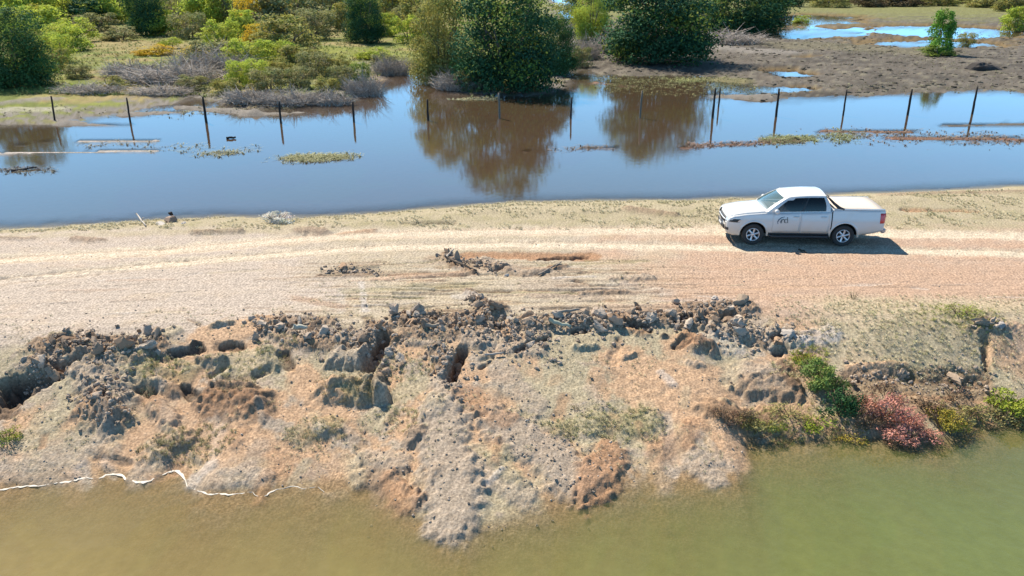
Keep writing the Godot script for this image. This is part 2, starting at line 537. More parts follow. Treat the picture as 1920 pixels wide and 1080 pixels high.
	stroke(-6.07, -23.66, -5.39, -23.66, 0.1, -0.1, 0.2, "dark", 0.9, 0.35)
	stroke(-4.32, -23.28, -1.70, -23.90, 0.22, 0.02, 0.3, "pink", 0.7, 0.35)
	stroke(-1.45, -25.66, 2.70, -25.55, 0.5, -0.06, 0.4, "orange", 0.85, 0.35)
	stroke(0.98, -25.34, 2.43, -25.49, 0.2, -0.255, 0.75, "brown", 0.95, 0.3)
	stroke(-2.26, -25.66, -1.92, -24.70, 0.2, 0.028, 0.9, "soil", 0.9, 0.35)
	stroke(-2.01, -24.65, -1.19, -23.81, 0.17, 0.039, 0.9, "brown", 0.8, 0.35)
	stroke(-0.98, -25.12, -0.17, -24.24, 0.4, 0.05, 1.0, "grey", 0.9, 0.35)
	stroke(-0.51, -24.01, 0.00, -24.50, 0.14, -0.12, 0.4, "dark", 0.8, 0.35)
	stroke(0.34, -23.75, 1.74, -24.50, 0.2, 0.06, 0.5, "soil", 0.8, 0.35)
	stroke(0.49, -22.83, 2.43, -22.61, 0.5, 0.02, 0.15, "grey", 0.8, 0.35)
	stroke(0.64, -22.09, 2.51, -21.75, 0.35, 0, 0.1, "grey", 0.7, 0.35)
	stroke(1.98, -23.15, 2.45, -22.78, 0.14, -0.08, 0.3, "brown", 0.8, 0.35)
	stroke(3.17, -23.38, 4.27, -23.51, 0.3, 0.028, 0.7, "grey", 0.9, 0.35)
	stroke(2.07, -22.12, 3.35, -22.25, 0.18, 0.028, 0.7, "soil", 0.9, 0.35)
	stroke(3.08, -22.61, 4.49, -22.38, 0.5, 0, 0, "white", 0.35, 0.35)
	stroke(-1.27, -22.16, -0.44, -20.14, 0.3, 0.056, 1.0, "soil", 0.95, 0.35)
	stroke(-1.58, -21.96, -1.10, -21.75, 0.3, 0.02, 0.1, "white", 0.5, 0.35)
	stroke(-6.89, -20.14, -4.97, -20.05, 0.3, 0.022, 0.9, "soil", 0.8, 0.35)
	stroke(-6.62, -19.67, -5.65, -19.19, 0.35, 0.028, 0.9, "soil", 0.75, 0.35)
	stroke(-5.22, -19.17, -3.64, -18.99, 0.5, 0.062, 1.0, "soil", 0.9, 0.35)
	stroke(-4.51, -19.17, -3.43, -19.49, 0.3, 0.056, 1.0, "grey", 0.7, 0.35)
	stroke(-3.16, -20.20, -1.19, -20.37, 0.4, 0.05, 1.1, "soil", 0.9, 0.35)
	stroke(-2.87, -19.58, -0.86, -19.59, 0.35, 0.028, 1.2, "soil", 0.85, 0.35)
	stroke(-1.17, -19.98, -0.30, -20.95, 0.3, 0.056, 1.1, "brown", 0.7, 0.35)
	stroke(-0.15, -19.95, 1.48, -20.25, 0.4, 0.028, 1.1, "soil", 0.85, 0.35)
	stroke(1.48, -20.35, 2.66, -20.31, 0.35, 0.039, 1.1, "grey", 0.7, 0.35)
	stroke(2.70, -20.68, 3.50, -19.95, 0.35, 0.034, 1.0, "orange", 0.8, 0.35)
	stroke(3.27, -20.44, 5.51, -20.43, 0.4, 0.042, 1.1, "soil", 0.9, 0.35)
	stroke(5.15, -20.91, 6.74, -21.18, 0.45, 0.056, 1.1, "soil", 0.85, 0.35)
	stroke(5.60, -20.13, 7.45, -19.88, 0.4, 0.039, 1.0, "grey", 0.8, 0.35)
	stroke(7.31, -19.93, 7.97, -19.70, 0.3, 0.034, 0.8, "grey", 0.8, 0.35)
	stroke(-0.37, -20.27, -0.22, -19.61, 0.28, -0.05, 0.1, "peach", 0.95, 0.35)
	stroke(-6.99, -19.95, -8.21, -19.22, 0.6, 0.02, 0.1, "peach", 0.9, 0.35)
	stroke(-12.10, -18.85, -9.37, -18.95, 0.55, 0.028, 1.1, "soil", 0.95, 0.35)
	stroke(-11.16, -18.59, -9.51, -18.57, 0.4, 0.034, 1.0, "brown", 0.55, 0.35)
	stroke(-12.24, -16.72, -12.27, -17.40, 0.6, -0.315, 0.75, "dark", 0.8, 0.2)
	stroke(-12.30, -17.47, -11.54, -17.93, 0.42, -0.315, 0.75, "dark", 0.8, 0.25)
	stroke(-12.09, -18.26, -11.48, -18.11, 0.3, 0.028, 0.9, "soil", 0.9, 0.35)
	stroke(-8.76, -18.79, -8.22, -18.93, 0.22, -0.189, 0.3, "dark", 0.8, 0.6)
	stroke(-7.59, -19.05, -7.17, -19.05, 0.17, -0.162, 0.3, "brown", 0.8, 0.6)
	stroke(-7.91, -18.50, -7.44, -18.52, 0.3, 0.028, 0.7, "grey", 0.8, 0.0)
	stroke(-7.58, -18.07, -7.32, -18.34, 0.14, -0.135, 0.3, "dark", 0.7, 0.6)
	stroke(-10.96, -18.14, -9.87, -18.08, 0.45, 0.028, 0.8, "grey", 0.8, 0.35)
	stroke(-5.95, -18.68, -5.64, -18.21, 0.2, -0.18, 0.3, "dark", 0.8, 0.6)
	stroke(-6.45, -17.94, -6.16, -18.12, 0.15, -0.126, 0.3, "dark", 0.8, 0.5)
	stroke(-6.39, -18.78, -5.98, -18.21, 0.25, 0.08, 0.6, "olive", 0.5, 0.0)
	stroke(-3.37, -19.22, -3.67, -18.23, 0.24, -0.562, 0.75, "dark", 0.85, 0.3)
	stroke(-3.78, -19.91, -3.19, -19.24, 0.3, 0.042, 1.1, "brown", 0.8, 0.35)
	stroke(-4.40, -18.54, -3.70, -18.43, 0.45, 0.18, 0.6, "grey", 0.75, 0.35)
	stroke(-1.28, -18.86, -1.52, -17.71, 0.2, -0.488, 0.75, "dark", 0.85, 0.3)
	stroke(-1.95, -18.78, -1.61, -17.95, 0.3, 0.07, 1.0, "soil", 0.9, 0.35)
	stroke(-1.14, -19.32, -0.84, -18.99, 0.3, 0.039, 1.0, "soil", 0.9, 0.35)
	stroke(-0.99, -19.21, 0.56, -18.98, 0.5, 0.028, 0.8, "grey", 0.75, 0.35)
	stroke(-2.49, -20.08, -1.92, -20.24, 0.12, -0.113, 0.3, "dark", 0.8, 0.5)
	stroke(-1.74, -19.83, -1.45, -19.76, 0.14, -0.135, 0.3, "dark", 0.8, 0.5)
	stroke(-0.51, -20.14, -0.29, -19.87, 0.16, -0.135, 0.3, "dark", 0.8, 0.5)
	stroke(1.71, -19.81, 2.04, -19.92, 0.16, -0.158, 0.3, "dark", 0.8, 0.55)
	stroke(3.24, -20.14, 3.73, -20.01, 0.2, -0.203, 0.75, "dark", 0.85, 0.3)
	stroke(4.52, -20.33, 4.93, -20.54, 0.17, -0.171, 0.3, "dark", 0.8, 0.55)
	stroke(0.14, -18.83, 1.00, -19.52, 0.12, -0.15, 0.8, "dark", 0.8, 0.35)
	stroke(4.35, -19.34, 4.73, -19.45, 0.16, -0.135, 0.3, "dark", 0.7, 0.5)
	stroke(4.74, -19.52, 5.29, -19.36, 0.4, 0.24, 0.5, "orange", 0.9, 0.0)
	stroke(5.99, -20.57, 6.27, -20.81, 0.16, -0.113, 0.6, "brown", 0.8, 0.35)
	stroke(7.09, -19.36, 7.34, -19.49, 0.16, -0.135, 0.3, "dark", 0.7, 0.5)
	stroke(7.13, -19.77, 7.37, -19.85, 0.12, -0.2, 0.4, "dark", 0.7, 0.35)
	stroke(-10.53, -17.75, -9.59, -17.04, 0.7, 0.16, 0.6, "grey", 0.9, 0.0)
	stroke(-10.21, -16.84, -9.39, -16.55, 0.6, 0.2, 0.6, "orange", 0.6, 0.0)
	stroke(-9.71, -16.70, -9.20, -16.55, 0.3, 0.028, 0.9, "soil", 0.8, 0.35)
	stroke(-8.95, -17.76, -8.33, -17.51, 0.3, 0.14, 0.5, "brown", 0.5, 0.0)
	stroke(-8.10, -17.61, -7.82, -17.36, 0.17, -0.18, 0.3, "dark", 0.8, 0.55)
	stroke(-9.21, -17.57, -8.92, -17.50, 0.2, -0.2, 0.4, "dark", 0.6, 0.35)
	stroke(-8.61, -17.00, -8.14, -16.59, 0.35, 0.15, 0.2, "orange", 0.55, 0.35)
	stroke(-7.23, -17.36, -6.23, -17.13, 0.62, 0.22, 0.4, "brown", 0.8, 0.0)
	stroke(-7.23, -16.92, -5.86, -16.69, 0.5, 0.1, 0.3, "orange", 0.7, 0.0)
	stroke(-5.91, -17.13, -5.67, -16.69, 0.2, -0.12, 0.5, "soil", 0.8, 0.35)
	stroke(-7.43, -17.58, -6.44, -17.41, 0.15, 0.1, 0.5, "soil", 0.8, 0.35)
	stroke(-4.39, -17.33, -3.41, -17.35, 0.55, 0.26, 0.35, "olive", 0.65, 0.0)
	stroke(-4.47, -17.43, -3.57, -17.52, 0.2, 0.12, 0.5, "orange", 0.5, 0.35)
	stroke(-3.36, -17.73, -3.18, -17.10, 0.2, 0.2, 0.5, "soil", 0.8, 0.5)
	stroke(-3.16, -17.46, -2.92, -17.14, 0.15, -0.113, 0.2, "dark", 0.5, 0.35)
	stroke(-9.73, -19.17, -9.06, -19.66, 0.3, 0.05, 0.3, "straw", 0.6, 0.35)
	stroke(-9.73, -18.43, -8.94, -18.11, 0.6, 0.05, 0.3, "straw", 0.8, 0.35)
	stroke(-9.13, -18.27, -8.28, -18.15, 0.5, 0.05, 0.3, "olive", 0.45, 0.35)
	stroke(-7.24, -18.32, -6.29, -18.39, 0.6, 0.05, 0.3, "straw", 0.8, 0.35)
	stroke(-5.40, -18.04, -4.04, -16.47, 0.5, 0.03, 0.1, "peach", 0.95, 0.35)
	stroke(-8.33, -16.42, -5.88, -15.78, 0.6, 0, 0.1, "peach", 0.8, 0.35)
	stroke(-10.83, -16.95, -11.02, -15.78, 0.5, 0, 0.1, "straw", 0.7, 0.35)
	stroke(-8.73, -15.49, -6.47, -15.31, 0.5, 0, 0.1, "peach", 0.7, 0.35)
	stroke(-5.75, -15.32, -4.27, -15.07, 0.5, 0, 0.1, "orange", 0.35, 0.35)
	stroke(-3.29, -16.48, -2.39, -17.64, 0.5, 0, 0.1, "straw", 0.9, 0.35)
	stroke(-1.65, -17.59, -1.78, -16.65, 0.45, 0.04, 0.5, "grey", 0.95, 0.35)
	stroke(-1.64, -16.46, -1.19, -13.30, 0.8, 0.13, 0.05, "grey", 0.95, 0.35)
	stroke(-0.27, -18.00, 0.51, -16.92, 0.5, 0.03, 0.2, "grey", 0.75, 0.35)
	stroke(-0.12, -16.14, 1.39, -14.68, 0.8, 0.09, 0.1, "grey", 0.9, 0.35)
	stroke(-0.70, -14.76, 0.23, -14.11, 0.5, 0.05, 0.3, "grey", 0.7, 0.35)
	stroke(-1.04, -17.17, -0.13, -16.33, 0.5, 0.03, 0.2, "orange", 0.6, 0.35)
	stroke(0.00, -14.68, -0.35, -15.12, 0.4, 0.03, 0.3, "olive", 0.3, 0.35)
	stroke(2.18, -15.52, 1.71, -14.26, 0.55, 0.1, 0.35, "orange", 0.8, 0.35)
	stroke(2.87, -19.50, 2.64, -18.68, 0.2, -0.1, 0.6, "soil", 0.8, 0.35)
	stroke(2.92, -18.69, 5.17, -17.48, 0.9, 0.02, 0.05, "peach", 0.95, 0.35)
	stroke(2.94, -17.72, 4.37, -16.81, 0.7, 0.02, 0.1, "peach", 0.9, 0.35)
	stroke(3.72, -16.79, 3.58, -15.01, 0.2, -0.05, 0.3, "grey", 0.9, 0.35)
	stroke(4.08, -15.30, 4.46, -14.84, 0.45, 0.04, 0.3, "grey", 0.8, 0.35)
	stroke(3.29, -15.62, 4.43, -16.45, 0.4, 0.02, 0.2, "orange", 0.5, 0.35)
	stroke(4.85, -16.64, 5.22, -15.48, 0.4, 0.02, 0.1, "peach", 0.8, 0.35)
	stroke(-2.58, -14.93, -3.16, -14.78, 0.5, 0.06, 0.5, "soil", 0.7, 0.35)
	stroke(-2.48, -15.06, -3.13, -15.37, 0.4, 0.04, 0.4, "grey", 0.7, 0.35)
	stroke(-2.65, -14.50, -2.11, -13.85, 0.35, 0.06, 0.4, "orange", 0.7, 0.35)
	stroke(-2.31, -15.68, -2.20, -15.83, 0.25, 0.08, 0.4, "soil", 0.7, 0.35)
	stroke(-7.96, -15.36, -8.26, -14.91, 0.4, 0.06, 0.4, "grey", 0.7, 0.35)
	stroke(-11.35, -15.03, -10.00, -15.13, 0.6, 0.03, 0.3, "grey", 0.7, 0.35)
	stroke(-10.42, -15.54, -9.62, -15.90, 0.5, 0.0, 0.2, "grey", 0.6, 0.35)
	stroke(-9.43, -15.46, -8.68, -15.37, 0.12, -0.08, 0.2, "soil", 0.7, 0.35)
	stroke(-7.68, -15.97, -8.06, -15.66, 0.45, 0.12, 0.5, "soil", 0.55, 0.35)
	stroke(-6.63, -14.69, -5.60, -14.74, 0.4, 0.04, 0.3, "grey", 0.7, 0.35)
	stroke(2.23, -17.36, 2.18, -18.22, 0.3, 0, 0.1, "peach", 0.8, 0.35)
	stroke(1.13, -16.26, 1.88, -16.24, 0.4, 0.03, 0.2, "olive", 0.45, 0.35)
	stroke(2.15, -16.44, 3.18, -16.55, 0.5, 0.05, 0.2, "olive", 0.6, 0.35)
	stroke(-4.94, -15.98, -4.26, -16.30, 0.4, 0.04, 0.3, "olive", 0.4, 0.35)
	stroke(8.74, -18.53, 10.24, -18.50, 0.3, -0.07, 0.5, "soil", 0.9, 0.1)
	stroke(10.23, -18.48, 12.34, -18.62, 0.34, -0.08, 0.6, "brown", 0.75, 0.1)
	stroke(8.72, -18.08, 12.06, -18.15, 0.5, -0.12, 0.6, "brown", 0.6, 0.35)
	stroke(8.83, -18.73, 10.34, -18.75, 0.12, 0.05, 0.2, "peach", 0.9, 0.35)
	stroke(12.81, -19.64, 12.52, -18.86, 0.15, -0.2, 0.5, "dark", 0.7, 0.4)
	stroke(12.57, -19.97, 13.68, -20.12, 0.25, 0.014, 0.9, "soil", 0.7, 0.35)
	stroke(13.31, -19.66, 14.93, -19.64, 0.7, 0.05, 0.1, "pink", 0.8, 0.35)
	stroke(12.96, -19.20, 14.04, -18.77, 0.6, 0, 0.1, "peach", 0.8, 0.35)
	stroke(5.81, -18.44, 6.83, -18.65, 0.6, 0.1, 0.45, "grey", 0.85, 0.0)
	stroke(6.00, -18.07, 6.94, -18.01, 0.45, 0.15, 0.5, "soil", 0.6, 0.35)
	stroke(7.17, -18.84, 7.24, -18.10, 0.3, 0.04, 0.6, "brown", 0.8, 0.35)
	stroke(7.70, -19.73, 8.72, -19.80, 0.4, 0.03, 0.3, "white", 0.7, 0.35)
	stroke(5.36, -19.68, 6.06, -19.57, 0.4, 0.02, 0.4, "white", 0.4, 0.35)
	stroke(4.93, -17.01, 6.76, -16.90, 0.5, 0.1, 0.4, "brown", 0.6, 0.35)
	stroke(7.03, -16.92, 8.88, -17.02, 0.5, 0.05, 0.2, "peach", 0.6, 0.35)
	stroke(8.36, -17.40, 9.06, -16.84, 0.4, 0.05, 0.4, "soil", 0.7, 0.35)
	stroke(9.67, -17.43, 11.82, -17.61, 0.5, 0.02, 0.2, "orange", 0.6, 0.35)
	stroke(10.58, -19.37, 12.44, -20.35, 1.2, 0.02, 0.05, "olive", 0.25, 0.35)
	stroke(9.48, -19.51, 11.79, -19.48, 0.6, 0, 0.1, "straw", 0.6, 0.35)
	stroke(-34.65, -44.41, -20.49, -45.56, 0.55, 0.35, 0, "white", 0.7, 0.35)
	stroke(-26.10, -48.21, -21.73, -48.54, 0.6, 0.35, 0, "white", 0.6, 0.35)
	stroke(-30.08, -46.77, -27.74, -48.87, 0.5, 0.26, 0, "silt", 0.6, 0.35)
	stroke(-40.71, -58.17, -33.27, -59.36, 1.4, 0.05, 0, "white", 0.5, 0.35)
	stroke(-39.07, -61.88, -36.16, -64.04, 1.2, 0.1, 0, "silt", 0.8, 0.35)
	stroke(-27.65, -58.17, -24.47, -58.88, 0.9, 0.28, 0, "silt", 0.8, 0.35)
	stroke(-30.32, -54.45, -25.63, -53.64, 0.7, 0.26, 0, "silt", 0.8, 0.35)
	stroke(-25.03, -61.36, -19.03, -58.88, 1.0, 0.3, 0, "silt", 0.7, 0.35)
	stroke(-19.13, -57.94, -15.54, -58.88, 0.7, 0.34, 0, "silt", 0.8, 0.35)
	stroke(9.97, -46.46, 17.51, -48.54, 0.5, 0.33, 0, "rust", 0.7, 0.35)
	stroke(15.66, -48.87, 18.51, -49.55, 0.7, 0.34, 0, "olive", 0.9, 0.35)
	stroke(20.29, -51.71, 25.28, -51.34, 1.0, 0.34, 0, "rust", 0.6, 0.35)
	stroke(23.65, -49.21, 31.66, -48.87, 1.1, 0.35, 0, "rust", 0.75, 0.35)
	stroke(29.19, -53.64, 36.10, -54.45, 1.1, 0.33, 0, "mud", 0.6, 0.35)
	stroke(0.61, -45.71, 5.94, -46.62, 0.4, 0.3, 0, "rust", 0.5, 0.35)
	stroke(-12.22, -43.71, -9.33, -43.99, 0.8, 0.33, 0, "olive", 0.8, 0.35)
	stroke(16.81, -67.56, 20.00, -66.35, 2.0, 0.28, 0, "silt", 0.7, 0.35)
	stroke(8.43, -76.22, 10.65, -74.32, 2, 0.28, 0, "rust", 0.7, 0.35)
	stroke(17.28, -78.21, 21.14, -77.40, 2.5, 0.2, 0, "olive", 0.7, 0.35)
	stroke(-4.31, -65.75, -1.29, -65.75, 0.7, 0.3, 0, "olive", 0.8, 0.35)
	stroke(45.00, -137.11, 53.46, -147.46, 15, -0.5, 0, "bed", 0.9, 0.5)
	stroke(57.17, -173.51, 67.77, -194.91, 18, -0.52, 0, "bed", 0.9, 0.5)
	stroke(57.16, -118.31, 63.78, -120.15, 10, -0.5, 0, "bed", 0.9, 0.5)
	stroke(77.16, -151.75, 75.99, -142.10, 18, -0.52, 0, "bed", 0.9, 0.5)
	stroke(69.21, -142.10, 68.58, -137.11, 10, -0.47, 0, "bed", 0.9, 0.5)
	stroke(27.19, -84.82, 28.35, -82.50, 3, -0.5, 0, "bed", 0.9, 0.5)
	stroke(33.85, -97.33, 35.54, -98.59, 1.5, -0.4, 0, "bed", 0.9, 0.5)
	stroke(21.73, -70.79, 25.19, -71.47, 2.2, -0.45, 0, "bed", 0.9, 0.5)
	stroke(-60.12, -117.42, -36.55, -105.37, 9, 0, 0, "tan", 0.8, 0.35)
	stroke(-73.28, -142.10, -62.63, -144.74, 12, 0, 0, "soil", 0.4, 0.35)
	stroke(-8.89, -98.59, -23.01, -105.37, 6, 0, 0, "lime", 0.8, 0.35)
	stroke(-33.16, -144.74, -25.79, -144.74, 14, 0, 0, "tan", 0.7, 0.35)
	stroke(-32.53, -70.12, -29.59, -70.79, 2.5, 0.06, 0, "rust", 0.6, 0.35)
	stroke(26.60, -109.11, 32.10, -101.87, 4, 0.12, 0, "silt", 0.8, 0.35)
	stroke(39.14, -113.11, 50.08, -105.37, 8, 0, 0, "olive", 0.25, 0.35)
	stroke(-36.60, -78.21, -12.20, -78.21, 4, 0.02, 0, "soil", 0.45, 0.35)
	stroke(-5.99, -24.09, -1.69, -23.71, 0.32, -0.02, 0.2, "soil", 0.5, 0.1)
	stroke(-2.50, -25.23, 0.00, -24.01, 0.5, 0.02, 0.5, "soil", 0.6, 0.1)
	stroke(0.00, -24.50, 2.57, -22.38, 0.6, 0, 0.2, "grey", 0.6, 0.1)
	stroke(-1.80, -25.45, 2.71, -25.66, 0.4, -0.03, 0.3, "orange", 0.7, 0.1)
	stroke(-4.98, -22.38, -1.31, -22.83, 0.3, -0.02, 0.1, "olive", 0.4, 0.1)
	stroke(0.63, -21.92, 4.66, -22.38, 0.3, -0.02, 0.3, "soil", 0.45, 0.1)
	stroke(-6.27, -21.75, -4.89, -21.15, 0.3, 0, 0.1, "orange", 0.4, 0.1)
	stroke(-4.42, -24.72, -2.01, -25.06, 0.0539909057407754, -0.06, 0.15, "olive", 0.56, 0.1)
	stroke(-3.40, -20.98, -2.32, -21.09, 0.07161469457001207, -0.06, 0.15, "soil", 0.65, 0.1)
	stroke(-3.65, -21.15, -2.66, -21.21, 0.06561524903794282, -0.06, 0.15, "soil", 0.46, 0.1)
	stroke(-3.42, -22.39, -0.10, -22.37, 0.10280304508167196, -0.06, 0.15, "brown", 0.65, 0.1)
	stroke(-3.30, -23.40, -1.48, -23.66, 0.06679985571921447, -0.06, 0.15, "soil", 0.4, 0.1)
	stroke(-3.53, -22.07, -1.59, -22.09, 0.06170751038817139, -0.06, 0.15, "olive", 0.58, 0.1)
	stroke(-2.55, -24.44, -0.45, -24.44, 0.05259430814433491, -0.06, 0.15, "brown", 0.54, 0.1)
	stroke(2.59, -22.85, 5.70, -22.89, 0.058703765569900965, -0.06, 0.15, "soil", 0.42, 0.1)
	stroke(1.82, -22.35, 4.24, -22.63, 0.07615546006572664, -0.06, 0.15, "soil", 0.59, 0.1)
	stroke(-4.60, -23.69, -0.76, -23.73, 0.0666487274014185, -0.06, 0.15, "soil", 0.44, 0.1)
	stroke(2.11, -23.84, 3.24, -24.05, 0.05495662028905501, -0.06, 0.15, "soil", 0.62, 0.1)
	stroke(2.46, -25.15, 4.54, -25.04, 0.09651436611350891, -0.06, 0.15, "olive", 0.66, 0.1)
	stroke(1.43, -22.18, 2.64, -22.25, 0.1036450204748551, -0.06, 0.15, "soil", 0.44, 0.1)
	stroke(-2.65, -21.08, -0.74, -21.41, 0.05268783157532752, -0.06, 0.15, "soil", 0.51, 0.1)
	stroke(0.82, -20.96, 3.49, -21.10, 0.062434203516223655, -0.06, 0.15, "soil", 0.43, 0.1)
	stroke(-5.47, -21.94, -2.63, -21.88, 0.08639104919473486, -0.06, 0.15, "olive", 0.57, 0.1)
	stroke(-3.18, -24.74, -0.29, -24.91, 0.159659633003364, -0.02, 0, "soil", 0.28, 0.1)
	stroke(-2.11, -24.72, -0.31, -24.93, 0.14782304582791078, -0.02, 0, "soil", 0.21, 0.1)
	stroke(-3.84, -23.75, -2.65, -23.94, 0.14566804676343198, -0.02, 0, "orange", 0.51, 0.1)
	stroke(-3.21, -24.33, -1.04, -24.20, 0.12182642036629529, -0.03, 0, "white", 0.23, 0.1)
	stroke(-3.92, -21.11, -1.24, -21.02, 0.08702485429184523, 0.03, 0.15, "straw", 0.49, 0.1)
	stroke(-0.65, -21.96, 1.62, -22.12, 0.1515079958970845, 0.03, 0, "grey", 0.54, 0.1)
	stroke(0.95, -24.69, 4.05, -24.93, 0.15653884596853385, -0.03, 0, "olive", 0.4, 0.1)
	stroke(1.63, -20.91, 2.76, -21.15, 0.15145981928141172, -0.03, 0.15, "grey", 0.24, 0.1)
	stroke(2.33, -21.45, 5.00, -21.49, 0.1466578214958717, -0.02, 0, "straw", 0.49, 0.1)
	stroke(-0.27, -21.45, 2.48, -21.53, 0.05868880632341017, -0.03, 0, "grey", 0.41, 0.1)
	stroke(-5.06, -23.19, -2.50, -23.26, 0.05116063954430244, 0.02, 0, "pink", 0.54, 0.1)
	stroke(-1.56, -23.92, 1.62, -24.03, 0.1334582836444059, 0.03, 0, "pink", 0.24, 0.1)
	stroke(0.34, -21.06, 2.13, -21.15, 0.14436283512589182, 0.03, 0, "soil", 0.42, 0.1)
	stroke(3.77, -22.70, 4.72, -22.74, 0.09087632385024119, -0.02, 0, "soil", 0.31, 0.1)
	stroke(3.11, -23.66, 6.32, -23.96, 0.06855786160090441, 0.02, 0, "pink", 0.37, 0.1)
	stroke(1.41, -22.67, 2.26, -22.85, 0.1432327111235232, 0.02, 0, "soil", 0.55, 0.1)
	stroke(0.41, -21.88, 2.49, -22.01, 0.15040695816283434, 0.03, 0.15, "grey", 0.53, 0.1)
	stroke(-0.91, -22.85, 1.27, -22.97, 0.0776865850002664, 0.02, 0.15, "straw", 0.25, 0.1)
	stroke(-5.91, -24.20, -3.16, -24.44, 0.14921046296766127, 0.02, 0, "straw", 0.44, 0.1)
	stroke(3.49, -24.52, 5.84, -24.42, 0.08626124480342705, 0.02, 0, "soil", 0.31, 0.1)
	stroke(-6.75, -24.80, -3.54, -24.74, 0.13812149129429557, -0.03, 0, "soil", 0.4, 0.1)
	stroke(-1.01, -22.29, 1.88, -22.26, 0.15653207368032312, -0.03, 0, "olive", 0.44, 0.1)
	stroke(1.70, -22.12, 4.34, -22.25, 0.15206039611737077, 0.03, 0.15, "soil", 0.51, 0.1)
	stroke(1.31, -23.43, 2.57, -23.58, 0.11894763989950481, 0.03, 0, "white", 0.54, 0.1)
	stroke(-3.06, -22.87, -0.97, -23.04, 0.14871186948881862, 0.03, 0.15, "straw", 0.34, 0.1)
	stroke(-2.38, -24.78, -0.33, -24.87, 0.15615669130280668, 0.02, 0.15, "grey", 0.52, 0.1)
	stroke(1.85, -22.67, 4.07, -22.74, 0.11639915463008793, -0.03, 0, "soil", 0.22, 0.1)
	stroke(-5.42, -24.67, -3.68, -24.72, 0.11827384367722926, 0.02, 0, "soil", 0.26, 0.1)
	stroke(-5.86, -24.76, -4.37, -25.02, 0.05673823518051882, 0.02, 0.15, "soil", 0.46, 0.1)
	stroke(0.69, -20.82, 3.29, -20.88, 0.1115953733032489, -0.03, 0.15, "soil", 0.38, 0.1)
	stroke(-4.53, -21.21, -2.82, -21.43, 0.06848381659370371, 0.02, 0.15, "white", 0.39, 0.1)
	stroke(-3.20, -23.04, -2.14, -23.28, 0.15785003239725276, 0.02, 0.15, "orange", 0.31, 0.1)
	stroke(2.38, -24.48, 3.38, -24.52, 0.05169140708090368, -0.02, 0.15, "orange", 0.37, 0.1)
	stroke(1.51, -24.01, 4.28, -23.86, 0.12771039817967728, 0.03, 0, "soil", 0.49, 0.1)
	stroke(-0.01, -24.37, 2.28, -24.27, 0.08356629611812992, 0.03, 0.15, "orange", 0.49, 0.1)
	stroke(-4.09, -22.27, -1.53, -22.31, 0.136276882130809, 0.03, 0.15, "straw", 0.48, 0.1)
	stroke(-5.81, -23.77, -4.37, -24.03, 0.15731337679073437, -0.03, 0.15, "straw", 0.38, 0.1)
	stroke(4.50, -23.23, 5.36, -23.21, 0.10478941103148516, -0.02, 0, "soil", 0.44, 0.1)
	stroke(-2.73, -22.18, -1.77, -22.31, 0.10583102544871603, -0.03, 0, "soil", 0.42, 0.1)
	stroke(0.41, -24.82, 3.07, -25.12, 0.10258897480923597, -0.02, 0, "straw", 0.29, 0.1)
	stroke(1.70, -23.28, 4.79, -23.19, 0.11954090994990373, 0.03, 0, "soil", 0.34, 0.1)
	stroke(4.09, -21.58, 6.76, -21.71, 0.1259805729323351, -0.02, 0.15, "white", 0.31, 0.1)
	stroke(-4.13, -22.70, -2.40, -22.57, 0.08644870782745012, 0.03, 0.15, "white", 0.31, 0.1)
	stroke(0.37, -23.68, 2.36, -23.96, 0.07899278936519623, 0.02, 0.15, "soil", 0.41, 0.1)
	stroke(-2.83, -20.87, -0.45, -20.89, 0.12711235942897497, 0.02, 0.15, "soil", 0.51, 0.1)
	stroke(-1.05, -24.35, 0.53, -24.44, 0.15893391231008497, -0.02, 0, "soil", 0.38, 0.1)
	stroke(5.56, -21.97, 6.34, -21.84, 0.08655398944654313, -0.015, 0, "white", 0.37, 0.1)
	stroke(14.60, -21.64, 16.02, -21.56, 0.10409869920079726, -0.015, 0, "soil", 0.21, 0.1)
	stroke(8.40, -23.53, 10.36, -23.47, 0.06914264320509997, -0.015, 0, "peach", 0.39, 0.1)
	stroke(5.61, -24.55, 6.20, -24.37, 0.11430435005276623, 0.015, 0, "straw", 0.23, 0.1)
	stroke(7.22, -24.22, 8.37, -24.18, 0.08324948628169963, 0.015, 0, "straw", 0.39, 0.1)
	stroke(13.26, -22.09, 13.68, -22.18, 0.057539955554411736, -0.015, 0, "soil", 0.34, 0.1)
	stroke(6.72, -22.52, 7.61, -22.55, 0.09664645320884623, -0.015, 0, "peach", 0.45, 0.1)
	stroke(6.70, -22.82, 7.09, -22.91, 0.06374979724014586, 0.015, 0, "straw", 0.44, 0.1)
	stroke(14.35, -21.96, 15.97, -22.03, 0.1196197810028187, 0.015, 0, "soil", 0.29, 0.1)
	stroke(9.99, -24.24, 10.33, -24.11, 0.09857926292197591, 0.015, 0, "peach", 0.23, 0.1)
	stroke(7.85, -22.74, 9.62, -22.72, 0.11789985816205628, -0.015, 0, "peach", 0.41, 0.1)
	stroke(7.49, -23.51, 7.84, -23.45, 0.0706243618947013, -0.015, 0, "peach", 0.36, 0.1)
	stroke(6.10, -22.59, 6.78, -22.48, 0.0832761941161162, 0.015, 0, "peach", 0.38, 0.1)
	stroke(14.04, -21.84, 15.37, -21.79, 0.06759060815453895, 0.015, 0, "white", 0.34, 0.1)
	stroke(8.28, -21.77, 8.89, -21.75, 0.04955384676095103, -0.015, 0, "peach", 0.24, 0.1)
	stroke(12.19, -22.61, 12.54, -22.50, 0.10993502672836261, -0.015, 0, "white", 0.4, 0.1)
	stroke(11.14, -22.78, 11.95, -22.91, 0.07803697579053198, 0.015, 0, "peach", 0.36, 0.1)
	stroke(12.82, -22.85, 14.44, -22.95, 0.0512357385682133, 0.015, 0, "white", 0.2, 0.1)
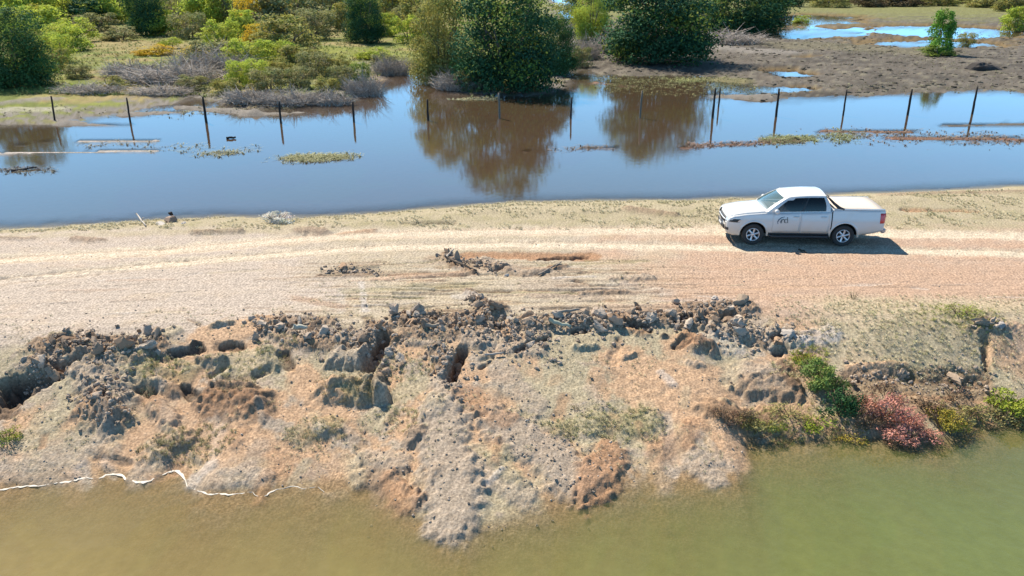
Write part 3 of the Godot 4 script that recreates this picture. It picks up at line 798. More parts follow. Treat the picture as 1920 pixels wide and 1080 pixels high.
	stroke(9.95, -21.79, 11.64, -21.90, 0.07467038612194711, -0.015, 0, "straw", 0.4, 0.1)
	stroke(5.31, -24.01, 6.83, -24.09, 0.053756302715507846, -0.015, 0, "white", 0.2, 0.1)
	stroke(4.93, -23.66, 6.14, -23.66, 0.0473985764523046, 0.015, 0, "peach", 0.36, 0.1)
	stroke(10.14, -22.78, 11.64, -22.89, 0.07489994702570488, -0.015, 0, "white", 0.44, 0.1)
	stroke(10.25, -22.89, 11.72, -23.00, 0.08682795770060453, -0.015, 0, "white", 0.24, 0.1)
	stroke(12.87, -22.78, 13.91, -22.83, 0.06874348817087345, -0.015, 0, "soil", 0.33, 0.1)
	stroke(7.28, -22.52, 7.87, -22.50, 0.09211525951633266, -0.015, 0, "peach", 0.27, 0.1)
	stroke(10.92, -22.70, 12.17, -22.61, 0.11548444052500395, -0.015, 0, "soil", 0.24, 0.1)
	stroke(-6.38, -20.76, -4.56, -20.85, 0.10555223424945365, 0.02, 0, "soil", 0.37, 0.1)
	stroke(-14.80, -24.01, -13.75, -23.96, 0.1073656855158382, -0.02, 0, "grey", 0.26, 0.1)
	stroke(-6.81, -23.00, -5.27, -23.36, 0.13487129651185453, -0.02, 0, "grey", 0.38, 0.1)
	stroke(-11.68, -21.56, -10.47, -21.64, 0.13537280772548466, 0.02, 0, "soil", 0.28, 0.1)
	stroke(-13.23, -24.29, -12.39, -24.48, 0.08532036296586168, -0.02, 0, "straw", 0.32, 0.1)
	stroke(-15.61, -23.41, -14.38, -23.55, 0.12905240611281452, -0.02, 0, "white", 0.24, 0.1)
	stroke(-14.72, -22.70, -13.88, -22.89, 0.1016311840634759, -0.02, 0, "straw", 0.19, 0.1)
	stroke(-11.24, -22.07, -9.33, -22.37, 0.05904020787297133, -0.02, 0, "straw", 0.26, 0.1)
	stroke(-11.41, -20.57, -10.24, -20.72, 0.07781309589761079, 0.02, 0, "white", 0.35, 0.1)
	stroke(-12.51, -22.72, -11.08, -23.04, 0.09388277842967055, 0.02, 0, "grey", 0.29, 0.1)
	stroke(-9.10, -20.48, -8.17, -20.65, 0.05319845413271032, -0.02, 0, "pink", 0.2, 0.1)
	stroke(-10.37, -20.65, -9.29, -20.80, 0.08761008536700907, -0.02, 0, "straw", 0.37, 0.1)
	stroke(-14.70, -21.34, -12.77, -21.47, 0.11676374820947236, 0.02, 0, "grey", 0.19, 0.1)
	stroke(-12.57, -23.21, -10.57, -23.32, 0.10946532352081371, 0.02, 0, "pink", 0.35, 0.1)
	stroke(-6.20, -20.46, -4.35, -20.63, 0.09574928636658137, -0.02, 0, "straw", 0.21, 0.1)
	stroke(-10.28, -23.58, -8.46, -23.88, 0.05158895702180033, 0.02, 0, "grey", 0.16, 0.1)
	stroke(-7.64, -21.06, -6.88, -21.06, 0.12546169519749434, -0.02, 0, "soil", 0.35, 0.1)
	stroke(-10.11, -24.31, -9.36, -24.35, 0.07185089282863676, 0.02, 0, "pink", 0.17, 0.1)
	stroke(-10.38, -23.64, -9.97, -23.94, 0.12162120690302775, -0.02, 0, "white", 0.28, 0.1)
	stroke(-12.88, -23.21, -11.64, -23.53, 0.11786403002136213, 0.02, 0, "white", 0.3, 0.1)
	stroke(-13.96, -24.20, -11.24, -24.16, 0.0550962185036765, 0.02, 0, "white", 0.2, 0.1)
	stroke(-13.10, -22.22, -11.96, -22.52, 0.12654260753289442, -0.02, 0, "grey", 0.33, 0.1)
	stroke(-7.68, -21.32, -6.36, -21.32, 0.13261031078406238, -0.02, 0, "grey", 0.19, 0.1)
	stroke(-13.87, -22.35, -11.65, -22.48, 0.1269706731268395, 0.02, 0, "pink", 0.26, 0.1)
	stroke(-7.99, -23.28, -6.32, -23.53, 0.11206062131171687, 0.02, 0, "soil", 0.35, 0.1)
	stroke(-9.61, -23.90, -8.05, -24.20, 0.13390382436353468, -0.02, 0, "straw", 0.32, 0.1)
	stroke(-10.31, -17.55, -9.84, -17.00, 0.11795520920443789, -0.03, 0.2, "peach", 0.28, 0.1)
	stroke(-4.22, -17.87, -4.13, -17.50, 0.30679370164268754, 0, 0, "straw", 0.34, 0.1)
	stroke(-5.03, -16.28, -5.15, -16.06, 0.1906265985196824, 0, 0.35, "soil", 0.56, 0.1)
	stroke(-5.82, -15.64, -5.84, -14.90, 0.3410164200604716, 0, 0, "grey", 0.51, 0.1)
	stroke(4.62, -17.75, 4.48, -16.86, 0.1806739500312035, 0, 0.2, "soil", 0.43, 0.1)
	stroke(2.41, -16.67, 2.19, -15.83, 0.272583769559687, -0.03, 0.35, "orange", 0.35, 0.1)
	stroke(-9.15, -15.79, -9.16, -15.38, 0.3422089482086169, 0.05, 0.35, "peach", 0.34, 0.1)
	stroke(1.15, -17.93, 0.98, -17.70, 0.19576094245205733, 0, 0.35, "orange", 0.31, 0.1)
	stroke(-6.31, -15.91, -6.30, -15.64, 0.21719662829289527, 0.05, 0.2, "orange", 0.35, 0.1)
	stroke(-4.27, -15.72, -4.50, -15.18, 0.11374825980226314, 0, 0, "soil", 0.42, 0.1)
	stroke(-7.32, -15.61, -7.03, -15.36, 0.11288479697961976, 0.05, 0.35, "straw", 0.38, 0.1)
	stroke(-6.06, -16.83, -5.88, -16.38, 0.13221656594081796, 0.05, 0.35, "grey", 0.52, 0.1)
	stroke(0.53, -14.82, 0.49, -14.45, 0.2982099517502783, -0.03, 0, "straw", 0.36, 0.1)
	stroke(3.99, -15.96, 3.65, -15.48, 0.27696621423036416, -0.03, 0.2, "soil", 0.51, 0.1)
	stroke(5.75, -18.80, 5.53, -18.17, 0.34530981077149636, -0.03, 0, "straw", 0.57, 0.1)
	stroke(4.79, -15.41, 4.53, -14.98, 0.3372390307863463, -0.03, 0.2, "grey", 0.44, 0.1)
	stroke(3.46, -15.15, 3.31, -14.48, 0.3185442137367442, 0.03, 0.2, "grey", 0.39, 0.1)
	stroke(-10.83, -15.99, -10.73, -15.67, 0.12537849589671243, -0.03, 0, "orange", 0.55, 0.1)
	stroke(-6.81, -15.14, -6.99, -14.83, 0.2945984465401166, 0.05, 0, "white", 0.55, 0.1)
	stroke(-3.12, -17.18, -3.19, -16.81, 0.2581347362518164, 0.05, 0, "grey", 0.6, 0.1)
	stroke(0.37, -16.15, 0.58, -15.83, 0.2171191199805061, 0.03, 0, "grey", 0.52, 0.1)
	stroke(-3.92, -16.21, -3.62, -15.96, 0.15826791861997544, 0.03, 0, "grey", 0.58, 0.1)
	stroke(-4.70, -16.58, -4.48, -16.08, 0.24690331874876578, 0.05, 0, "straw", 0.39, 0.1)
	stroke(-7.35, -17.17, -7.41, -16.46, 0.20994663078669357, 0, 0, "orange", 0.29, 0.1)
	stroke(-3.55, -17.66, -3.65, -17.04, 0.13714871838347853, 0.05, 0.2, "grey", 0.51, 0.1)
	stroke(-9.53, -16.14, -9.69, -15.75, 0.2800206514942314, 0.03, 0, "grey", 0.43, 0.1)
	stroke(-9.61, -15.12, -9.30, -14.69, 0.27361225091807123, 0, 0, "white", 0.48, 0.1)
	stroke(-4.63, -15.25, -4.79, -14.77, 0.1749176171873354, 0, 0, "straw", 0.5, 0.1)
	stroke(4.39, -17.73, 4.21, -17.14, 0.17739565178591143, 0, 0.2, "straw", 0.43, 0.1)
	stroke(-8.36, -17.15, -8.18, -16.49, 0.3087081574979237, -0.03, 0, "grey", 0.43, 0.1)
	stroke(-6.91, -16.69, -6.49, -15.91, 0.15103375506822544, 0, 0, "soil", 0.51, 0.1)
	stroke(2.60, -18.10, 2.27, -17.74, 0.34755887660343754, -0.03, 0, "soil", 0.34, 0.1)
	stroke(3.82, -18.33, 4.05, -17.88, 0.16832155672519244, 0.05, 0, "white", 0.56, 0.1)
	stroke(-3.04, -14.81, -2.86, -14.07, 0.26366430057098655, -0.03, 0, "soil", 0.6, 0.1)
	stroke(-0.33, -15.19, -0.08, -14.83, 0.27631246011780086, -0.03, 0.35, "straw", 0.48, 0.1)
	stroke(-3.58, -16.51, -3.49, -15.79, 0.28749719576972077, 0.03, 0, "soil", 0.32, 0.1)
	stroke(-0.48, -17.51, -0.40, -16.57, 0.25144056334050546, 0.05, 0, "grey", 0.3, 0.1)
	stroke(-4.69, -16.27, -4.37, -16.03, 0.1533096673557871, 0.05, 0.2, "white", 0.34, 0.1)
	stroke(1.02, -16.55, 0.77, -16.25, 0.2802642172444778, -0.03, 0.35, "straw", 0.39, 0.1)
	stroke(-9.71, -14.98, -9.34, -14.27, 0.2871602810812921, 0, 0, "peach", 0.34, 0.1)
	stroke(1.27, -17.27, 1.07, -16.50, 0.24074292166472824, -0.03, 0.35, "orange", 0.59, 0.1)
	stroke(3.01, -16.46, 3.20, -15.65, 0.15318612245915086, 0.05, 0.35, "orange", 0.47, 0.1)
	stroke(1.78, -16.48, 2.05, -16.12, 0.18890802968206793, 0, 0.2, "straw", 0.54, 0.1)
	stroke(-8.18, -16.34, -7.78, -15.97, 0.1356827731851637, 0.03, 0.35, "straw", 0.53, 0.1)
	stroke(-7.57, -15.24, -7.83, -15.00, 0.2586415567203779, -0.03, 0.2, "orange", 0.48, 0.1)
	stroke(-5.02, -16.08, -4.79, -15.74, 0.29029382773100126, 0, 0, "straw", 0.4, 0.1)
	stroke(-9.70, -17.63, -9.45, -16.94, 0.13133230476021626, 0, 0, "grey", 0.5, 0.1)
	stroke(-2.02, -17.10, -1.76, -16.64, 0.3100456584583255, 0.05, 0.2, "straw", 0.4, 0.1)
	stroke(5.17, -17.41, 5.45, -17.29, 0.12398556333148228, 0.05, 0.35, "straw", 0.5, 0.1)
	stroke(-8.94, -17.13, -9.14, -16.77, 0.2866238878733488, -0.03, 0.2, "orange", 0.47, 0.1)
	stroke(-5.35, -14.81, -5.36, -14.12, 0.2831274479245057, 0.03, 0.35, "orange", 0.37, 0.1)
	stroke(-4.24, -15.60, -3.91, -15.05, 0.29797665989955385, -0.03, 0, "peach", 0.54, 0.1)
	stroke(-2.75, -16.96, -2.96, -16.40, 0.15493202673181086, 0.03, 0.35, "soil", 0.55, 0.1)
	stroke(2.13, -16.87, 1.82, -16.52, 0.2388547145655246, 0.03, 0, "straw", 0.34, 0.1)
	stroke(-4.68, -16.46, -4.85, -15.88, 0.12618973723984475, -0.03, 0.35, "peach", 0.48, 0.1)
	stroke(-9.36, -15.33, -9.17, -14.78, 0.13233183616915314, 0, 0.35, "peach", 0.45, 0.1)
	stroke(-1.70, -14.58, -1.88, -14.36, 0.34960939511220857, 0.05, 0.35, "soil", 0.25, 0.1)
	stroke(-7.86, -15.53, -7.85, -15.03, 0.22207605981217415, 0, 0, "peach", 0.52, 0.1)
	stroke(3.31, -17.12, 3.41, -16.31, 0.29701040118984023, 0, 0.35, "straw", 0.44, 0.1)
	stroke(-9.71, -16.65, -9.40, -16.24, 0.3143769777004106, 0.03, 0, "grey", 0.3, 0.1)
	stroke(-0.34, -15.56, -0.37, -14.95, 0.15440170708284434, 0.05, 0, "orange", 0.51, 0.1)
	stroke(-7.28, -15.44, -7.02, -15.23, 0.20959368919225324, -0.03, 0, "straw", 0.37, 0.1)
	stroke(-3.48, -15.09, -3.37, -14.71, 0.3434003494022939, 0, 0.35, "straw", 0.49, 0.1)
	stroke(1.67, -16.39, 1.74, -15.58, 0.33698419296524285, 0.05, 0.35, "straw", 0.39, 0.1)
	stroke(4.62, -15.95, 4.71, -15.36, 0.12517637275847154, 0.05, 0, "grey", 0.45, 0.1)
	stroke(-0.21, -14.76, -0.52, -14.29, 0.1021886127592447, 0.03, 0.35, "white", 0.52, 0.1)
	stroke(-8.42, -15.93, -7.90, -15.19, 0.23218235839835605, 0, 0, "straw", 0.38, 0.1)
	stroke(-9.27, -15.43, -8.82, -14.96, 0.1827277364052487, -0.03, 0.35, "white", 0.27, 0.1)
	stroke(-6.91, -16.38, -6.70, -15.55, 0.21085700422452747, 0, 0, "white", 0.26, 0.1)
	stroke(-9.29, -17.11, -8.82, -16.86, 0.23035873845344784, -0.03, 0.2, "grey", 0.35, 0.1)
	stroke(-8.97, -18.09, -8.71, -17.54, 0.15401424423559368, 0, 0, "white", 0.26, 0.1)
	stroke(-6.34, -16.10, -6.62, -15.85, 0.2500555525413248, 0, 0, "orange", 0.37, 0.1)
	stroke(-7.67, -18.14, -7.24, -17.77, 0.14651421214653262, 0.03, 0.2, "white", 0.26, 0.1)
	stroke(2.35, -16.43, 2.58, -16.06, 0.3210329931538231, 0, 0, "straw", 0.28, 0.1)
	stroke(2.14, -15.64, 1.84, -15.18, 0.3354100017844316, 0, 0, "orange", 0.26, 0.1)
	stroke(1.95, -17.61, 2.24, -16.94, 0.2573150286264576, 0.03, 0.2, "grey", 0.58, 0.1)
	stroke(-11.71, -17.66, -11.12, -16.94, 0.31655691809398245, -0.03, 0, "grey", 0.55, 0.1)
	stroke(-9.02, -18.04, -8.58, -17.86, 0.313025498687784, -0.03, 0.2, "orange", 0.35, 0.1)
	stroke(-3.57, -18.15, -3.59, -17.61, 0.336540578845126, 0, 0, "straw", 0.55, 0.1)
	stroke(4.19, -16.55, 4.06, -15.79, 0.21530918942421318, 0.05, 0, "orange", 0.43, 0.1)
	stroke(-8.97, -20.27, -8.55, -19.96, 0.10232636789657297, -0.08, 0.6, "soil", 0.51, 0.15)
	stroke(4.90, -18.65, 4.60, -18.71, 0.18079621650242328, 0.05, 0.6, "grey", 0.65, 0.15)
	stroke(6.40, -20.25, 6.01, -20.15, 0.0901348722075829, -0.08, 0.6, "peach", 0.45, 0.15)
	stroke(-7.49, -18.52, -8.09, -18.55, 0.16361616296440032, 0.08, 0.6, "brown", 0.38, 0.15)
	stroke(-9.98, -18.98, -10.59, -19.04, 0.17749522244153942, -0.12, 0.6, "peach", 0.77, 0.15)
	stroke(2.88, -18.81, 3.21, -18.96, 0.11936056627719058, 0.05, 0.6, "peach", 0.52, 0.15)
	stroke(-9.94, -18.28, -9.48, -18.42, 0.1790305254922112, 0.05, 0.6, "soil", 0.6, 0.15)
	stroke(-0.16, -20.43, -0.02, -20.25, 0.11120300624182573, -0.12, 0.6, "grey", 0.62, 0.15)
	stroke(-7.66, -20.00, -8.07, -19.86, 0.13626367726199606, 0.08, 0.6, "straw", 0.4, 0.15)
	stroke(-8.19, -19.00, -8.39, -19.08, 0.17810669375241928, 0.08, 0.6, "dark", 0.8, 0.15)
	stroke(-8.78, -18.49, -9.33, -18.55, 0.17708542422551005, -0.12, 0.6, "soil", 0.73, 0.15)
	stroke(1.93, -20.29, 2.31, -20.08, 0.11722815377004683, 0.08, 0.6, "dark", 0.61, 0.15)
	stroke(6.43, -19.55, 6.60, -19.69, 0.14055839495467443, -0.08, 0.6, "grey", 0.5, 0.15)
	stroke(-9.11, -18.39, -8.52, -18.23, 0.19752787139097988, -0.08, 0.6, "peach", 0.75, 0.15)
	stroke(-1.91, -18.99, -2.73, -19.15, 0.17554063354320532, 0.05, 0.6, "grey", 0.79, 0.15)
	stroke(6.71, -19.69, 6.84, -19.59, 0.14468537770129947, 0.05, 0.6, "dark", 0.63, 0.15)
	stroke(-2.33, -18.34, -2.23, -18.17, 0.08696983165508679, -0.08, 0.6, "grey", 0.62, 0.15)
	stroke(7.40, -19.91, 8.26, -19.89, 0.12268267919761916, -0.08, 0.6, "dark", 0.42, 0.15)
	stroke(-4.34, -18.63, -4.09, -18.70, 0.0878134658394856, -0.12, 0.6, "soil", 0.5, 0.15)
	stroke(-1.62, -20.57, -2.30, -20.33, 0.10799461449843271, -0.12, 0.6, "brown", 0.71, 0.15)
	stroke(-10.92, -18.61, -11.54, -18.38, 0.13671395042604678, 0.05, 0.6, "grey", 0.45, 0.15)
	stroke(4.07, -19.70, 4.17, -19.73, 0.1015194608536711, 0.05, 0.6, "dark", 0.71, 0.15)
	stroke(-11.15, -18.56, -11.06, -18.59, 0.09197459603297643, 0.08, 0.6, "straw", 0.5, 0.15)
	stroke(-7.80, -18.62, -7.41, -18.77, 0.1112440053896706, -0.08, 0.6, "grey", 0.51, 0.15)
	stroke(-5.40, -19.33, -5.69, -19.43, 0.179907953698672, -0.08, 0.6, "straw", 0.74, 0.15)
	stroke(-3.61, -19.88, -3.39, -19.81, 0.19040211367261106, 0.08, 0.6, "peach", 0.53, 0.15)
	stroke(-0.46, -18.63, -0.75, -18.47, 0.12352737587587104, -0.12, 0.6, "straw", 0.38, 0.15)
	stroke(-11.73, -19.32, -12.14, -19.20, 0.16828078842362051, 0.08, 0.6, "straw", 0.68, 0.15)
	stroke(-6.75, -19.95, -6.15, -19.84, 0.10609569097908615, 0.05, 0.6, "grey", 0.75, 0.15)
	stroke(-11.10, -18.40, -11.61, -18.16, 0.14413606514722005, -0.12, 0.6, "brown", 0.47, 0.15)
	stroke(-4.66, -18.95, -4.14, -18.76, 0.10639595752475627, -0.08, 0.6, "dark", 0.71, 0.15)
	stroke(-7.76, -19.07, -7.74, -19.00, 0.18231678691622155, -0.08, 0.6, "dark", 0.47, 0.15)
	stroke(7.06, -19.54, 7.76, -19.55, 0.11842049250687067, 0.05, 0.6, "straw", 0.58, 0.15)
	stroke(-11.18, -19.22, -10.64, -19.00, 0.09072876861409819, 0.08, 0.6, "dark", 0.76, 0.15)
	stroke(2.23, -19.18, 1.65, -19.08, 0.13018223292976216, 0.08, 0.6, "straw", 0.52, 0.15)
	stroke(-11.84, -19.01, -11.54, -19.06, 0.1665548136741419, -0.08, 0.6, "peach", 0.61, 0.15)
	stroke(-11.83, -18.24, -11.74, -18.28, 0.1924334940523336, -0.12, 0.6, "soil", 0.41, 0.15)
	stroke(-0.57, -18.37, -0.80, -18.14, 0.09607224609303361, -0.12, 0.6, "dark", 0.43, 0.15)
	stroke(-1.62, -20.24, -1.25, -20.21, 0.15839788736628518, -0.12, 0.6, "peach", 0.57, 0.15)
	stroke(-4.03, -20.40, -3.68, -19.98, 0.16964402414727164, -0.12, 0.6, "soil", 0.64, 0.15)

func height_at(x: float, z: float) -> float:
	var d := -z
	var i := clampi(row_d.bsearch(d) - 1, 0, row_d.size() - 2)
	var fi := clampf((d - row_d[i]) / (row_d[i + 1] - row_d[i]), 0.0, 1.0)
	var N := col_u.size()
	var u := clampf(x / half_width(d), -1.0, .9999)
	var k := clampi(8 + int((u + 1.0) / 2.0 * 680.0), 0, N - 2)
	var fj := clampf((u - col_u[k]) / (col_u[k + 1] - col_u[k]), 0.0, 1.0)
	return lerpf(lerpf(gh[i * N + k], gh[i * N + k + 1], fj), lerpf(gh[(i + 1) * N + k], gh[(i + 1) * N + k + 1], fj), fi)


# ---------------------------------------------------------------- water
func water_sheet(called: String, level: float, from_d: float, to_d: float, every_r: int, every_c: int, murk: float, least: float, tint: Color, tint2: Color, m: StandardMaterial3D, label: String) -> void:
	var N := col_u.size()
	var rows := []
	for i in row_d.size():
		if row_d[i] >= from_d and row_d[i] <= to_d and (row_d[i] < 10.0 or row_d[i] > 310.0 or i % every_r == 0):
			rows.append(i)
	var cols := []
	for j in N:
		if j < 9 or j > N - 10 or (j - 8) % every_c == 0:
			cols.append(j)
	var verts := PackedVector3Array()
	var normals := PackedVector3Array()
	var tints := PackedColorArray()
	for i in rows:
		for j in cols:
			var deep := level - gh[i * N + j]
			var x := ground_x(col_u[j], row_d[i])
			verts.append(Vector3(x, level, -row_d[i]))
			normals.append(Vector3.UP)
			var alpha := clampf(1.0 - exp(-maxf(deep, 0.0) * murk) + least, 0.0, .985)
			var c := tint.lerp(tint2, smoothstep(-8.0, 9.0, x)) * (1.0 + .05 * n_low.get_noise_2d(x * .5, row_d[i] * .5))
			c.a = alpha
			tints.append(c)
	var idx := PackedInt32Array()
	var W := cols.size()
	for r in rows.size() - 1:
		for q in W - 1:
			var deepest := -9.0
			for e in [[0, 0], [0, 1], [1, 0], [1, 1]]:
				deepest = maxf(deepest, level - gh[rows[r + e[0]] * N + cols[q + e[1]]])
			if deepest < -.03: continue
			var a := r * W + q
			for k in [a, a + W, a + W + 1, a, a + W + 1, a + 1]:
				idx.append(k)
	var arr := []
	arr.resize(Mesh.ARRAY_MAX)
	arr[Mesh.ARRAY_VERTEX] = verts
	arr[Mesh.ARRAY_NORMAL] = normals
	arr[Mesh.ARRAY_COLOR] = tints
	arr[Mesh.ARRAY_INDEX] = idx
	var me := ArrayMesh.new()
	me.add_surface_from_arrays(Mesh.PRIMITIVE_TRIANGLES, arr)
	var o := obj(called, me, m)
	tag(o, label, "water", "", "structure")

func water_mat(called: String, ripple: float, scale: float, spec: float) -> StandardMaterial3D:
	var m := vmat(called, .04)
	m.transparency = BaseMaterial3D.TRANSPARENCY_ALPHA
	m.metallic_specular = spec
	m.albedo_texture = grain(called, .93, .02, 256)
	m.uv1_triplanar = true
	m.uv1_world_triplanar = true
	m.uv1_scale = Vector3.ONE * scale
	m.heightmap_enabled = true
	m.heightmap_texture = grain(called + " ripples", 0.0, .012, 512)
	m.heightmap_scale = ripple
	return m

func water() -> void:
	water_sheet("flood_water", UP, 27.0, 4300.0, 2, 4, 9.0, .12, Color(.068, .047, .03), Color(.068, .047, .03), water_mat("flood water", .1, .35, .72), "calm blue flood water over the meadow, mirroring trees and posts")
	water_sheet("reservoir_water", LOW, -1000.0, 25.0, 3, 3, 3.2, .04, Color(.195, .152, .058), Color(.108, .126, .036), water_mat("reservoir water", .45, .4, .5), "murky olive green reservoir water at the foot of the bank")


# ---------------------------------------------------------------- pickup truck
# own axes: x to the rear, front axle at x = 0, rear axle at x = 3.1, y up, +z towards the reservoir
const HW := [-.93, .66, -.90, .75, -.85, .82, -.76, .865, -.6, .90, -.3, .925, .2, .935, 3.6, .935, 4.1, .925, 4.36, .905, 4.44, .88]
const YT := [-.93, .72, -.90, .82, -.86, .90, -.80, .96, -.7, 1.0, -.3, 1.07, .2, 1.12, .5, 1.16, 1.5, 1.19, 2.6, 1.23, 2.62, 1.235, 2.66, 1.285, 4.36, 1.30, 4.44, 1.27]
const YB := [-.93, .47, -.88, .38, -.7, .33, -.46, .33, .5, .37, 2.6, .39, 3.56, .42, 4.0, .47, 4.3, .55, 4.44, .60]
const TUM := [.3, .945, .5, .972, .7, .995, .85, 1.0, .98, .99, 1.1, .968, 1.2, .945, 1.3, .93]

func side(x: float, y: float, out := 0.0) -> Vector3:
	return Vector3(x, y, curve(HW, x) * curve(TUM, y) + out)

func side_bottom(x: float) -> float:
	var y := curve(YB, x)
	for ax in [0.0, 3.1]:
		if absf(x - ax) < .46:
			y = maxf(y, .385 + sqrt(.2116 - (x - ax) * (x - ax)))
	return y

func nose(y: float, z: float, out := 0.0) -> Vector3:
	var back := curve([.3, .04, .4, .01, .5, 0, .72, 0, .82, .03, .9, .07, .96, .13, 1.0, .23], y)
	var a := absf(z) / curve(TUM, y)
	var x := -.975 + .045 * pow(a / .66, 2.0) if a < .66 else curve([.66, -.93, .75, -.90, .82, -.85, .865, -.76, .90, -.6, .925, -.3], a)
	return Vector3(x + back - out, y, z + signf(z) * out * smoothstep(.5, .9, a))

func mirror_z(m: ArrayMesh) -> ArrayMesh:
	var st := SurfaceTool.new()
	st.begin(Mesh.PRIMITIVE_TRIANGLES)
	st.append_from(m, 0, Transform3D(Basis(Vector3.RIGHT, Vector3.UP, Vector3(0, 0, -1)), Vector3.ZERO))
	return st.commit()

func dusty(m: ArrayMesh) -> ArrayMesh:     # road dust on the lower body
	var arr := m.surface_get_arrays(0)
	var v: PackedVector3Array = arr[Mesh.ARRAY_VERTEX]
	var c := PackedColorArray()
	for p in v:
		var k := clampf(smoothstep(.85, .35, p.y) * .75 + n_mid.get_noise_3d(p.x * 2.0, p.y * 2.0, 4.0) * .25, 0.0, .8)
		c.append(Color.WHITE.lerp(Color(.95, .72, .52), k))
	arr[Mesh.ARRAY_COLOR] = c
	var out := ArrayMesh.new()
	out.add_surface_from_arrays(Mesh.PRIMITIVE_TRIANGLES, arr)
	return out

func side_panel(x0: float, x1: float, y_of_bottom: Callable, y_of_top: Callable, nx: int, ny: int, out: float) -> ArrayMesh:
	var st := st_new()
	var rows := []
	for i in nx + 1:
		var x := lerpf(x0, x1, float(i) / nx)
		var row := []
		var lo: float = y_of_bottom.call(x)
		var hi: float = y_of_top.call(x)
		row.append(side(x, lo, out - .02))
		for j in ny + 1:
			row.append(side(x, lerpf(lo, hi, float(j) / ny), out))
		row.append(side(x, hi, out - .02))
		rows.append(row)
	var cap0 := []
	var cap1 := []
	for p in rows[0]: cap0.append(p - Vector3(0, 0, .02))
	for p in rows[nx]: cap1.append(p - Vector3(0, 0, .02))
	rows.push_front(cap0)
	rows.append(cap1)
	patch(st, rows)
	return done(st)

func nose_panel(y0: float, y1: float, z0: float, z1: float, out: float) -> ArrayMesh:
	var st := st_new()
	var rows := []
	for i in 13:
		var row := []
		for j in 7:
			var rim := i == 0 or i == 12 or j == 0 or j == 6
			row.append(nose(lerpf(y0, y1, clampf((j - 1) / 4.0, 0, 1)), lerpf(z0, z1, clampf((i - 1) / 10.0, 0, 1)), -.02 if rim else out))
		rows.append(row)
	patch(st, rows)
	return done(st)

func wheel(parent: Node3D, at: Vector3, tyre_m: Material, rim_m: Material, dark_m: Material, s: float) -> void:
	var w := Node3D.new()
	w.name = "wheel"
	w.position = at
	w.scale = Vector3(1, 1, 1)
	w.rotation.y = 0.0 if s > 0 else PI
	parent.add_child(w, true)
	var st := st_new()
	var rows := []
	for k in 41:
		var a := TAU * (k % 40) / 40.0
		var row := []
		var tread := .382 if k % 2 else .376
		for p in [[.235, .075], [.255, .112], [.31, .122], [.35, .116], [tread - .008, .1], [tread, .06], [tread, -.06], [tread - .008, -.1], [.35, -.116], [.30, -.12], [.235, -.09]]:
			row.append(Vector3(cos(a) * p[0], sin(a) * p[0], p[1]))
		rows.append(row)
	patch(st, rows)
	obj("tyre", done(st), tyre_m, w)
	# rim: a dished ring, six paired spokes and a hub
	st = st_new()
	rows = []
	for k in 41:
		var a := TAU * (k % 40) / 40.0
		var row := []
		for p in [[.238, .085], [.232, .108], [.215, .11], [.205, .09], [.2, -.06]]:
			row.append(Vector3(cos(a) * p[0], sin(a) * p[0], p[1]))
		rows.append(row)
	patch(st, rows)
	for k in 6:
		var b := Basis(Vector3(0, 0, 1), TAU * k / 6.0 + .26)
		var sp := []
		for q in [[.03, .045, .088], [.1, .034, .094], [.17, .04, .098], [.215, .052, .1]]:
			sp.append([b * Vector3(q[0], -q[1], q[2] - .03), b * Vector3(q[0], -q[1] * .8, q[2]), b * Vector3(q[0], q[1] * .8, q[2]), b * Vector3(q[0], q[1], q[2] - .03)])
		patch(st, sp)
	rows = []
	for k in 25:
		var a := TAU * (k % 24) / 24.0
		var row := []
		for p in [[.06, .07], [.055, .104], [.035, .108], [0.0, .108]]:
			row.append(Vector3(cos(a) * p[0], sin(a) * p[0], p[1]))
		rows.append(row)
	patch(st, rows)
	obj("rim", done(st), rim_m, w)
	st = st_new()
	rows = []
	for k in 25:
		var a := TAU * (k % 24) / 24.0
		rows.append([Vector3(cos(a) * .225, sin(a) * .225, .02), Vector3(cos(a) * .15, sin(a) * .15, .03), Vector3(0, 0, .03)])
	patch(st, rows)
	obj("brake_disc", done(st), dark_m, w)

